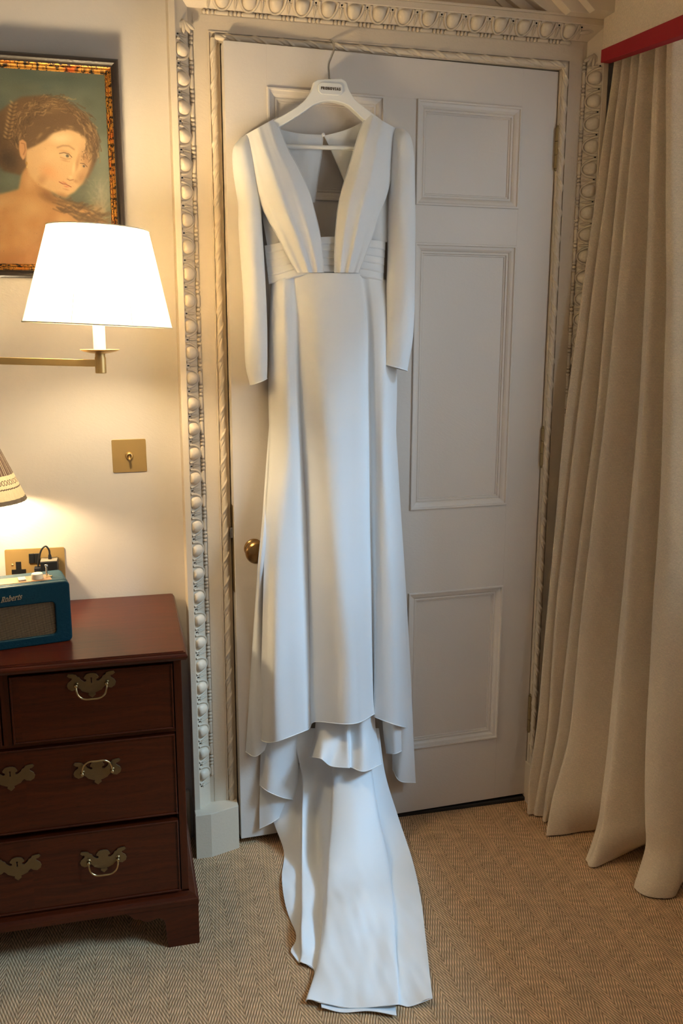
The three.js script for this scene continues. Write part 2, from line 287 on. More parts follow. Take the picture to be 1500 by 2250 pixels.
  trainUnder: [[[0.0976,-0.016,0.5833],[0.1472,-0.015,0.6112],[0.205,-0.015,0.6255],[0.2506,-0.016,0.6355]],[[0.087,-0.016,0.644],[0.133,-0.017,0.6677],[0.187,-0.014,0.6887],[0.238,-0.015,0.6893]],[[0.0821,-0.012,0.6745],[0.1223,-0.017,0.6903],[0.1786,-0.012,0.7076],[0.2311,-0.014,0.7208]],[[0.0802,-0.01,0.687],[0.1211,-0.017,0.703],[0.1752,-0.011,0.7197],[0.2258,-0.012,0.7438]]],
  frontPanelLeft: [[[0.0414,1.8137,0.055],[0.0485,1.8164,0.0653],[0.0563,1.8203,0.0703],[0.0641,1.824,0.0755],[0.0722,1.8282,0.0786],[0.0811,1.8334,0.0769],[0.0898,1.8385,0.0759],[0.0986,1.8436,0.0748],[0.1083,1.8498,0.0685],[0.1185,1.8566,0.06]],[[0.0465,1.786,0.06],[0.0545,1.7842,0.0763],[0.0635,1.7838,0.0847],[0.0724,1.7835,0.093],[0.0818,1.7837,0.0983],[0.0923,1.7852,0.0971],[0.1027,1.7866,0.0965],[0.1132,1.7882,0.0952],[0.1251,1.791,0.087],[0.1377,1.7947,0.075]],[[0.0537,1.7344,0.07],[0.0633,1.7325,0.0892],[0.0742,1.7321,0.099],[0.085,1.7318,0.1086],[0.0964,1.7321,0.1147],[0.1091,1.7337,0.1129],[0.1217,1.7352,0.1117],[0.1346,1.7368,0.11],[0.1491,1.7399,0.0998],[0.1647,1.7438,0.085]],[[0.0656,1.6831,0.078],[0.076,1.6811,0.0991],[0.0879,1.6807,0.1095],[0.0997,1.6802,0.1201],[0.1121,1.6803,0.1266],[0.1262,1.6817,0.1241],[0.1402,1.683,0.1226],[0.1544,1.6844,0.1204],[0.1706,1.6872,0.1087],[0.188,1.6908,0.092]],[[0.0853,1.637,0.085],[0.0951,1.6361,0.1031],[0.1064,1.6364,0.1115],[0.1175,1.6365,0.1212],[0.1291,1.637,0.1272],[0.1426,1.6388,0.1239],[0.1556,1.6402,0.1227],[0.1687,1.6417,0.1218],[0.1839,1.6444,0.111],[0.2,1.6475,0.097]],[[0.1099,1.592,0.09],[0.119,1.5912,0.1033],[0.1295,1.5912,0.1086],[0.1394,1.5909,0.1167],[0.1499,1.5909,0.1219],[0.1622,1.5918,0.1177],[0.1738,1.5924,0.1171],[0.1851,1.5928,0.1182],[0.1986,1.5943,0.1094],[0.2124,1.5958,0.1]],[[0.1352,1.5421,0.098],[0.1429,1.5419,0.1063],[0.1517,1.5422,0.1085],[0.1597,1.5421,0.1148],[0.1681,1.5422,0.119],[0.1785,1.543,0.1139],[0.1878,1.5434,0.114],[0.1964,1.5436,0.1169],[0.2073,1.5446,0.1099],[0.2178,1.5455,0.105]],[[0.1565,1.5037,0.1],[0.1627,1.5035,0.1054],[0.1699,1.5036,0.1057],[0.176,1.5034,0.1112],[0.1824,1.5033,0.1151],[0.1909,1.5038,0.1092],[0.1981,1.5038,0.1097],[0.2044,1.5037,0.114],[0.2131,1.5042,0.1081],[0.2209,1.5045,0.106]]],
  frontPanelRight: [[[0.3382,1.88,0.06],[0.3438,1.8748,0.068],[0.35,1.87,0.0737],[0.3576,1.8665,0.0742],[0.3653,1.863,0.0746],[0.3728,1.8593,0.0758],[0.3818,1.8567,0.0721],[0.3914,1.8546,0.0664],[0.401,1.8523,0.0609],[0.4124,1.8512,0.05]],[[0.3153,1.8299,0.075],[0.3214,1.8242,0.0865],[0.3285,1.8194,0.0941],[0.3376,1.816,0.0948],[0.3468,1.8127,0.0949],[0.3559,1.8093,0.0956],[0.3669,1.8072,0.0897],[0.3789,1.8057,0.0808],[0.3911,1.8042,0.0718],[0.4057,1.8042,0.055]],[[0.2895,1.7553,0.085],[0.2969,1.7496,0.0991],[0.3054,1.7446,0.1086],[0.3161,1.7412,0.1097],[0.3271,1.7379,0.1102],[0.3378,1.7344,0.1114],[0.3509,1.7322,0.1046],[0.3652,1.7307,0.0943],[0.3796,1.7291,0.0839],[0.3971,1.729,0.064]],[[0.2678,1.6938,0.092],[0.2759,1.6905,0.108],[0.2851,1.6879,0.1191],[0.2968,1.6868,0.1206],[0.3087,1.6857,0.1214],[0.3204,1.6845,0.1233],[0.3346,1.6847,0.1161],[0.3501,1.6854,0.1049],[0.3658,1.6861,0.0937],[0.3848,1.6883,0.072]],[[0.2577,1.6535,0.097],[0.266,1.6517,0.1104],[0.275,1.6503,0.1207],[0.2865,1.6502,0.121],[0.298,1.65,0.1216],[0.3089,1.6496,0.1244],[0.3224,1.6504,0.1179],[0.3371,1.6516,0.1076],[0.3515,1.6527,0.0987],[0.3689,1.6551,0.08]],[[0.2514,1.5969,0.1],[0.2594,1.5962,0.1094],[0.2675,1.5955,0.1182],[0.2781,1.5959,0.1171],[0.2883,1.5962,0.1177],[0.2975,1.596,0.1219],[0.3093,1.5968,0.1167],[0.3219,1.598,0.1086],[0.3339,1.5988,0.1033],[0.3482,1.6005,0.09]],[[0.248,1.5461,0.105],[0.2553,1.5459,0.1099],[0.262,1.5455,0.1169],[0.2712,1.5459,0.114],[0.2798,1.5461,0.1139],[0.2869,1.5459,0.119],[0.2966,1.5464,0.1148],[0.3068,1.5471,0.1085],[0.316,1.5475,0.1063],[0.3269,1.5484,0.098]],[[0.2478,1.5049,0.106],[0.2539,1.5049,0.1081],[0.2591,1.5046,0.114],[0.2668,1.505,0.1097],[0.2736,1.5052,0.1092],[0.2787,1.5049,0.1151],[0.2864,1.5053,0.1112],[0.2945,1.5057,0.1057],[0.3013,1.5059,0.1054],[0.3095,1.5063,0.1]]],
  sideLeft: [[[0.0648,1.7846,0.045],[0.0809,1.784,0.0525],[0.0977,1.7842,0.0555],[0.1152,1.7851,0.055],[0.1335,1.7869,0.05]],[[0.0736,1.7129,0.05],[0.0922,1.7122,0.0594],[0.1119,1.7126,0.062],[0.1327,1.7139,0.0594],[0.1548,1.7161,0.05]],[[0.0785,1.661,0.055],[0.0981,1.6604,0.0655],[0.1191,1.6608,0.0675],[0.1413,1.6622,0.063],[0.1655,1.6646,0.05]],[[0.0857,1.6089,0.06],[0.1061,1.6085,0.0693],[0.1279,1.609,0.07],[0.1511,1.6103,0.0643],[0.1763,1.6125,0.05]],[[0.0924,1.5671,0.062],[0.1128,1.567,0.0684],[0.1345,1.5676,0.068],[0.1572,1.5686,0.0624],[0.1816,1.5702,0.05]]],
  sideRight: [[[0.3346,1.8275,0.05],[0.3518,1.8277,0.0538],[0.3703,1.8288,0.053],[0.39,1.8306,0.0488],[0.4112,1.8334,0.04]],[[0.3239,1.7229,0.05],[0.3417,1.7224,0.0582],[0.3615,1.7229,0.0595],[0.3829,1.7244,0.0557],[0.4065,1.7269,0.045]],[[0.3185,1.6699,0.05],[0.336,1.669,0.0618],[0.3558,1.6692,0.065],[0.3776,1.6704,0.0618],[0.4022,1.6727,0.05]],[[0.313,1.6164,0.05],[0.3312,1.6155,0.063],[0.3516,1.6157,0.0675],[0.3739,1.6165,0.0655],[0.399,1.6183,0.055]],[[0.3132,1.5777,0.05],[0.3313,1.5782,0.0614],[0.3512,1.5794,0.066],[0.3726,1.581,0.0654],[0.3962,1.5834,0.058]]],
  backLeft: [[[0.103,1.8415,0.042],[0.1406,1.832,0.044],[0.1841,1.8268,0.046],[0.2334,1.8277,0.044]],[[0.108,1.7865,0.04],[0.1562,1.7877,0.046],[0.1941,1.7888,0.05],[0.2311,1.7916,0.044]],[[0.1237,1.7319,0.04],[0.1664,1.7324,0.048],[0.1994,1.7335,0.05],[0.2224,1.7357,0.042]],[[0.1559,1.6706,0.042],[0.1775,1.6708,0.046],[0.1954,1.6714,0.046],[0.2132,1.6725,0.042]]],
  backRight: [[[0.2368,1.8258,0.044],[0.2733,1.8355,0.046],[0.3074,1.8487,0.045],[0.3433,1.8688,0.042]],[[0.2547,1.7927,0.044],[0.2842,1.7934,0.048],[0.3136,1.7955,0.044],[0.3491,1.7979,0.04]],[[0.2719,1.7584,0.043],[0.2959,1.7588,0.047],[0.3253,1.7606,0.044],[0.3552,1.7626,0.04]],[[0.2893,1.7206,0.042],[0.308,1.7209,0.045],[0.3373,1.7223,0.043],[0.3613,1.7237,0.04]]],
  sleeveLeft: [[0.0331,1.8078,0.0601,1.8192,0.052,0.012],[0.0163,1.7844,0.0633,1.7867,0.055,0.026],[0.014,1.7447,0.0708,1.7472,0.058,0.034],[0.0191,1.6991,0.0762,1.7013,0.06,0.036],[0.0244,1.6583,0.0785,1.6601,0.062,0.036],[0.0241,1.6067,0.0796,1.6083,0.064,0.036],[0.0268,1.5443,0.0825,1.5455,0.067,0.036],[0.0303,1.4707,0.0853,1.4714,0.07,0.034],[0.0318,1.3962,0.0872,1.3965,0.072,0.032],[0.0314,1.3316,0.087,1.3315,0.074,0.03],[0.0336,1.2794,0.0861,1.2823,0.075,0.028],[0.0428,1.2376,0.0846,1.2537,0.075,0.026]],
  sleeveRight: [[0.4117,1.8501,0.4373,1.8483,0.045,0.012],[0.4046,1.829,0.4512,1.8293,0.05,0.026],[0.4009,1.7834,0.4592,1.7861,0.053,0.032],[0.3973,1.7249,0.4617,1.7275,0.056,0.034],[0.3947,1.6498,0.463,1.652,0.06,0.034],[0.3935,1.5633,0.4634,1.5649,0.064,0.034],[0.3912,1.4867,0.4627,1.4877,0.067,0.033],[0.389,1.4092,0.462,1.4097,0.07,0.032],[0.3857,1.3421,0.4578,1.3421,0.072,0.03],[0.3823,1.3027,0.451,1.3024,0.073,0.028],[0.3801,1.2858,0.4455,1.2682,0.073,0.026]],
  hangerOutline: [[0.2164,1.9415],[0.2725,1.9471],[0.2824,1.9417],[0.2903,1.9242],[0.306,1.903],[0.3308,1.8863],[0.3592,1.8695],[0.3822,1.8544],[0.3824,1.8421],[0.3606,1.8471],[0.3333,1.8599],[0.3084,1.8789],[0.2837,1.8947],[0.2438,1.9003],[0.2086,1.8903],[0.1811,1.8717],[0.132,1.841],[0.1015,1.8254],[0.0692,1.8147],[0.0694,1.8247],[0.1018,1.8423],[0.1452,1.8657],[0.1802,1.8896],[0.1999,1.9137],[0.2087,1.9361]],
  badge: [[0.2176,1.9342,0.076],[0.2745,1.9378,0.076],[0.2746,1.912,0.076],[0.2175,1.9085,0.076]],
  hangerBar: [[0.1401,1.7932,0.062],[0.3156,1.7975,0.062]],
  hook: [[0.2449,1.9433,0.062],[0.2438,1.9611,0.062],[0.2438,1.9809,0.062],[0.2509,1.9977,0.06],[0.2583,2.0142,0.052],[0.2621,2.0308,0.036],[0.2609,2.0447,0.018],[0.2551,2.0514,0.0],[0.2475,2.0514,-0.016],[0.2442,2.0448,-0.026],[0.245,2.0338,-0.03]],
  band: [[0.0862,1.5675,0.08],[0.0948,1.4796,0.08],[0.2191,1.5886,0.08],[0.2268,1.5072,0.08],[0.3884,1.5833,0.08],[0.3826,1.4903,0.08]],
  cuffButtons: [[0.3849,1.3511,0.074],[0.3839,1.3354,0.074],[0.3823,1.3197,0.074],[0.3807,1.305,0.074],[0.3797,1.2903,0.074]],
  neckButton: [0.232,1.8254,0.055],
  curtain: [[[1.0243,2.14,0.0472],[0.9982,2.14,0.0522],[0.9943,2.14,0.0592],[0.9985,2.14,0.0662],[1.0533,2.14,0.0756],[1.0078,2.14,0.0765],[1.0034,2.14,0.0845],[1.0082,2.14,0.0925],[1.0588,2.14,0.104],[1.0139,2.14,0.1054],[1.009,2.14,0.1144],[1.0144,2.14,0.1234],[1.0642,2.14,0.1433],[1.01,2.14,0.1492],[1.0047,2.14,0.1588],[1.0105,2.14,0.1685],[1.0872,2.14,0.1976],[1.0113,2.14,0.2052],[1.0041,2.14,0.2183],[1.012,2.14,0.2314],[1.0906,2.14,0.2501],[1.0112,2.14,0.2523],[1.0031,2.14,0.2669],[1.0119,2.14,0.2816],[1.0731,2.14,0.3219],[1.1218,2.14,0.2969]],[[1.0142,1.9912,0.048],[0.9881,1.9912,0.053],[0.9842,1.9912,0.06],[0.9884,1.9912,0.067],[1.0453,1.9884,0.0762],[0.9997,1.9857,0.077],[0.9953,1.9857,0.085],[1.0001,1.9857,0.093],[1.053,1.9823,0.1045],[1.0079,1.9788,0.106],[1.003,1.9788,0.115],[1.0084,1.9788,0.124],[1.058,1.9731,0.1443],[1.0052,1.9675,0.15],[0.9997,1.9675,0.16],[1.0057,1.9675,0.17],[1.0888,1.9596,0.2023],[1.0115,1.9517,0.211],[1.0038,1.9517,0.225],[1.0122,1.9517,0.239],[1.0948,1.945,0.2608],[1.0136,1.9382,0.264],[1.0048,1.9382,0.28],[1.0144,1.9382,0.296],[1.0748,1.9382,0.335],[1.1248,1.9382,0.31]],[[0.9942,1.8145,0.0496],[0.9681,1.8145,0.0546],[0.9642,1.8145,0.0616],[0.9684,1.8145,0.0686],[1.0299,1.8125,0.0775],[0.9843,1.8106,0.078],[0.9799,1.8106,0.086],[0.9847,1.8106,0.094],[1.0422,1.8075,0.1055],[0.9972,1.8044,0.107],[0.9922,1.8044,0.116],[0.9976,1.8044,0.125],[1.0472,1.7989,0.1459],[0.9972,1.7934,0.1514],[0.9914,1.7934,0.162],[0.9977,1.7934,0.1726],[1.0913,1.7841,0.2098],[1.0117,1.7747,0.2201],[1.0033,1.7747,0.2355],[1.0125,1.7747,0.2509],[1.1013,1.7662,0.2771],[1.0172,1.7576,0.2815],[1.0073,1.7576,0.2995],[1.0181,1.7576,0.3175],[1.0773,1.7576,0.3545],[1.1293,1.7576,0.3295]],[[0.9781,1.6333,0.0512],[0.9519,1.6333,0.0562],[0.9481,1.6333,0.0632],[0.9523,1.6333,0.0702],[1.0134,1.632,0.0787],[0.9678,1.6306,0.079],[0.9634,1.6306,0.087],[0.9682,1.6306,0.095],[1.0324,1.6279,0.1065],[0.9873,1.6251,0.108],[0.9824,1.6251,0.117],[0.9878,1.6251,0.126],[1.0376,1.6197,0.1476],[0.9887,1.6144,0.1528],[0.9826,1.6144,0.164],[0.9893,1.6144,0.1752],[1.0944,1.6039,0.2173],[1.0127,1.5935,0.2292],[1.0034,1.5935,0.246],[1.0135,1.5935,0.2628],[1.1077,1.5836,0.2934],[1.0207,1.5737,0.299],[1.0097,1.5737,0.319],[1.0217,1.5737,0.339],[1.0797,1.5737,0.374],[1.1337,1.5737,0.349]],[[0.9555,1.4094,0.0531],[0.9293,1.4094,0.0581],[0.9255,1.4094,0.0651],[0.9297,1.4094,0.0721],[0.9956,1.4087,0.0801],[0.95,1.408,0.0802],[0.9456,1.408,0.0882],[0.9504,1.408,0.0962],[1.023,1.4055,0.1077],[0.9779,1.4029,0.1092],[0.973,1.4029,0.1182],[0.9784,1.4029,0.1272],[1.028,1.3977,0.1495],[0.9795,1.3925,0.1545],[0.973,1.3925,0.1664],[0.9801,1.3925,0.1783],[1.0963,1.3813,0.2263],[1.0118,1.37,0.2401],[1.0017,1.37,0.2586],[1.0128,1.37,0.2771],[1.1136,1.3593,0.3131],[1.0231,1.3486,0.32],[1.0108,1.3486,0.3424],[1.0242,1.3486,0.3648],[1.0808,1.3486,0.3974],[1.1372,1.3486,0.3724]],[[0.9303,1.1583,0.0552],[0.9042,1.1583,0.0602],[0.9003,1.1583,0.0672],[0.9045,1.1583,0.0742],[0.9758,1.1582,0.0817],[0.9302,1.1581,0.0815],[0.9258,1.1581,0.0895],[0.9306,1.1581,0.0975],[1.012,1.1556,0.109],[0.967,1.153,0.1105],[0.962,1.153,0.1195],[0.9674,1.153,0.1285],[1.017,1.148,0.1517],[0.9684,1.143,0.1563],[0.9614,1.143,0.169],[0.969,1.143,0.1817],[1.0954,1.1317,0.2361],[1.0081,1.1203,0.2519],[0.9969,1.1203,0.2722],[1.0091,1.1203,0.2925],[1.1165,1.1097,0.3343],[1.0222,1.0992,0.3427],[1.0085,1.0992,0.3678],[1.0235,1.0992,0.3928],[1.0785,1.0992,0.4228],[1.1375,1.0992,0.3978]],[[0.9178,0.8975,0.0573],[0.8916,0.8975,0.0623],[0.8878,0.8975,0.0693],[0.892,0.8975,0.0763],[0.958,0.898,0.0833],[0.9124,0.8985,0.0828],[0.908,0.8985,0.0908],[0.9128,0.8985,0.0988],[0.9924,0.8959,0.1103],[0.9474,0.8932,0.1118],[0.9424,0.8932,0.1208],[0.9478,0.8932,0.1298],[0.9974,0.8886,0.1538],[0.949,0.8839,0.1581],[0.9416,0.8839,0.1716],[0.9497,0.8839,0.1851],[1.084,0.8733,0.2459],[0.9937,0.8627,0.2638],[0.9816,0.8627,0.2859],[0.9948,0.8627,0.308],[1.112,0.8533,0.3556],[1.014,0.844,0.3655],[0.9988,0.844,0.3931],[1.0153,0.844,0.4207],[1.0688,0.844,0.4481],[1.1304,0.844,0.4231]],[[0.9058,0.6474,0.0592],[0.8796,0.6474,0.0642],[0.8758,0.6474,0.0712],[0.88,0.6474,0.0782],[0.9413,0.6485,0.0847],[0.8957,0.6497,0.084],[0.8913,0.6497,0.092],[0.8961,0.6497,0.1],[0.9739,0.647,0.1115],[0.9288,0.6443,0.113],[0.9239,0.6443,0.122],[0.9293,0.6443,0.131],[0.9792,0.6399,0.1558],[0.932,0.6356,0.1598],[0.9242,0.6356,0.174],[0.9327,0.6356,0.1882],[1.0731,0.6266,0.2549],[0.9802,0.6175,0.2747],[0.9671,0.6175,0.2985],[0.9814,0.6175,0.3223],[1.1064,0.6103,0.3752],[1.0049,0.6031,0.3865],[0.9884,0.6031,0.4165],[1.0064,0.6031,0.4465],[1.0584,0.6031,0.4715],[1.1224,0.6031,0.4465]],[[0.8961,0.4317,0.0608],[0.8699,0.4317,0.0658],[0.8661,0.4317,0.0728],[0.8703,0.4317,0.0798],[0.9362,0.433,0.0859],[0.8906,0.4343,0.085],[0.8862,0.4343,0.093],[0.891,0.4343,0.101],[0.9604,0.4319,0.1125],[0.9153,0.4295,0.114],[0.9104,0.4295,0.123],[0.9158,0.4295,0.132],[0.9702,0.4252,0.1575],[0.9233,0.4209,0.1612],[0.9152,0.4209,0.176],[0.9241,0.4209,0.1908],[1.0638,0.4142,0.2625],[0.9686,0.4074,0.2838],[0.9548,0.4074,0.309],[0.9699,0.4074,0.3342],[1.1009,0.4028,0.3916],[0.9965,0.3982,0.404],[0.9789,0.3982,0.436],[0.9981,0.3982,0.468],[1.0489,0.3982,0.491],[1.1149,0.3982,0.466]],[[0.8891,0.2766,0.0619],[0.8629,0.2766,0.0669],[0.8591,0.2766,0.0739],[0.8633,0.2766,0.0809],[0.9325,0.2779,0.0868],[0.8869,0.2792,0.0857],[0.8825,0.2792,0.0937],[0.8873,0.2792,0.1017],[0.9507,0.2771,0.1132],[0.9056,0.275,0.1147],[0.9007,0.275,0.1237],[0.9061,0.275,0.1327],[0.9604,0.2709,0.1586],[0.9138,0.2669,0.1622],[0.9054,0.2669,0.1774],[0.9145,0.2669,0.1926],[1.0557,0.2621,0.2677],[0.959,0.2573,0.2902],[0.9446,0.2573,0.3163],[0.9603,0.2573,0.3425],[1.103,0.2544,0.403],[0.9965,0.2516,0.4162],[0.9782,0.2516,0.4496],[0.9982,0.2516,0.483],[1.0482,0.2516,0.5046],[1.1156,0.2516,0.4796]],[[0.8789,0.1643,0.0627],[0.8528,0.1643,0.0677],[0.8489,0.1643,0.0747],[0.8531,0.1643,0.0817],[0.923,0.1657,0.0874],[0.8774,0.1671,0.0862],[0.873,0.1671,0.0942],[0.8778,0.1671,0.1022],[0.9354,0.1653,0.1137],[0.8903,0.1635,0.1152],[0.8854,0.1635,0.1242],[0.8908,0.1635,0.1332],[0.9404,0.1601,0.1594],[0.891,0.1567,0.1629],[0.8824,0.1567,0.1784],[0.8918,0.1567,0.1939],[1.047,0.1527,0.2715],[0.9492,0.1487,0.2947],[0.9344,0.1487,0.3216],[0.9505,0.1487,0.3485],[1.1085,0.1468,0.4112],[1.0007,0.1449,0.425],[0.9817,0.1449,0.4594],[1.0024,0.1449,0.4938],[1.0517,0.1449,0.5144],[1.1201,0.1449,0.4894]],[[0.8704,0.0848,0.0633],[0.8443,0.0848,0.0683],[0.8404,0.0848,0.0753],[0.8446,0.0848,0.0823],[0.9148,0.0862,0.0878],[0.8692,0.0877,0.0865],[0.8648,0.0877,0.0945],[0.8696,0.0877,0.1025],[0.9246,0.0861,0.1141],[0.8796,0.0845,0.1156],[0.8746,0.0845,0.1246],[0.88,0.0845,0.1336],[0.9296,0.0817,0.16],[0.874,0.0788,0.1634],[0.8654,0.0788,0.1791],[0.8748,0.0788,0.1948],[1.0395,0.0755,0.2741],[0.9409,0.0721,0.2979],[0.9259,0.0721,0.3253],[0.9423,0.0721,0.3526],[1.1116,0.0709,0.4169],[1.0027,0.0696,0.4311],[0.9834,0.0696,0.4662],[1.0045,0.0696,0.5013],[1.0534,0.0696,0.5212],[1.1225,0.0696,0.4962]],[[0.8648,-0.016,0.0734],[0.8386,-0.015,0.0784],[0.8348,-0.015,0.0854],[0.839,-0.015,0.0924],[0.8751,-0.016,0.0919],[0.854,-0.015,0.0888],[0.8496,-0.015,0.0968],[0.8544,-0.015,0.1048],[0.8736,-0.016,0.1095],[0.8644,-0.015,0.1231],[0.8595,-0.015,0.1321],[0.8649,-0.015,0.1411],[0.8847,-0.016,0.1248],[0.8489,-0.015,0.1772],[0.8401,-0.015,0.1932],[0.8497,-0.015,0.2092],[1.0086,-0.016,0.2192],[0.8978,-0.015,0.3175],[0.8835,-0.015,0.3435],[0.8991,-0.015,0.3695],[1.101,-0.016,0.3098],[0.9592,-0.015,0.4511],[0.9405,-0.015,0.4851],[0.9609,-0.015,0.5191],[1.0205,-0.016,0.5301],[1.0805,-0.016,0.4651]]],
  rake: [[0.6829,2.1722,0.7323,2.138,0.004,0.25],[0.7147,2.1697,0.7708,2.138,0.02,0.25],[0.7651,2.1658,0.8126,2.138,0.045,0.25],[0.8234,2.161,0.851,2.138,0.075,0.25],[0.8785,2.1575,0.9021,2.138,0.1,0.25]],
};
// ------------------------------------------------------------------ the room
const RX = WIN.x, LX = -1.75, FZ = 3.6, CY = 2.75, WZ = -0.03;
const CX0 = -0.0105, CX1 = 0.8665, CYT = 2.024;      // opening of the door case
tag(mesh('floor', box(LX - 0.15, RX + 0.34, FL - 0.12, FL, -0.35, FZ + 0.15, 0), M.carpet), 'brown jute carpet woven in a fine herringbone', 'carpet', 'structure');
tag(mesh('ceiling', box(LX - 0.15, RX + 0.34, CY, CY + 0.12, -0.35, FZ + 0.15, 0), M.ceiling), 'plain off-white ceiling of the bedroom', 'ceiling', 'structure');
tag(mesh('wall_left', box(LX - 0.15, LX, FL, CY, -0.2, FZ + 0.15, 0), M.wall), 'cream painted side wall outside the view', 'wall', 'structure');
tag(mesh('wall_front', box(LX, RX, FL, CY, FZ, FZ + 0.15, 0), M.wall), 'cream painted wall behind the viewer', 'wall', 'structure');
tag(mesh('wall_back', merge([box(LX, CX0 - 0.012, FL, CY, -0.18, WZ, 0), box(CX1 + 0.012, RX + 0.34, FL, CY, -0.18, WZ, 0), box(CX0 - 0.012, CX1 + 0.012, CYT + 0.012, CY, -0.18, WZ, 0), box(LX, RX, FL, CY, -0.3, -0.18, 0)]), M.wall), 'cream painted wall behind the picture, lamp and door case', 'wall', 'structure');
tag(mesh('wall_right', merge([box(RX, RX + 0.34, FL, CY, WZ, WIN.z0, 0), box(RX, RX + 0.34, FL, CY, WIN.z1, FZ, 0), box(RX, RX + 0.34, FL, WIN.y0, WIN.z0, WIN.z1, 0), box(RX, RX + 0.34, WIN.y1, CY, WIN.z0, WIN.z1, 0)]), M.wall), 'cream painted window wall behind the curtain', 'wall', 'structure');
{
  const w = structure('window_1', 'white painted sash window in the deep reveal of the window wall', 'window', [RX + 0.27, WIN.y0, (WIN.z0 + WIN.z1) / 2]);
  const hz = (WIN.z1 - WIN.z0) / 2, h = WIN.y1 - WIN.y0;
  mesh('window_frame', merge([box(0, 0.06, 0, 0.05, -hz, hz, 0.003), box(0, 0.06, h - 0.05, h, -hz, hz, 0.003), box(0, 0.06, 0, h, -hz, -hz + 0.05, 0.003), box(0, 0.06, 0, h, hz - 0.05, hz, 0.003), box(0.005, 0.055, h / 2 - 0.02, h / 2 + 0.02, -hz, hz, 0.003)]), M.trim, w);
  const glass = std({ color: lin(1, 1, 1), transmission: 1, roughness: 0, thickness: 0, ior: 1.5 });
  for (let i = 0; i < 2; i++) mesh('pane', box(0.028, 0.032, 0.05 + i * (h / 2 - 0.03), h / 2 - 0.02 + i * (h / 2 - 0.03), -hz + 0.05, hz - 0.05, 0), glass, w);
  mesh('window_sill', box(-0.29, 0, -0.03, 0, -hz - 0.03, hz + 0.03, 0.006), M.trim, w);
}
tag(mesh('baseboard_back', box(LX, CX0 - 0.12, FL, 0.13, WZ, WZ + 0.018, 0.004), M.trim), 'white skirting board along the wall behind the chest of drawers', 'skirting', 'structure');

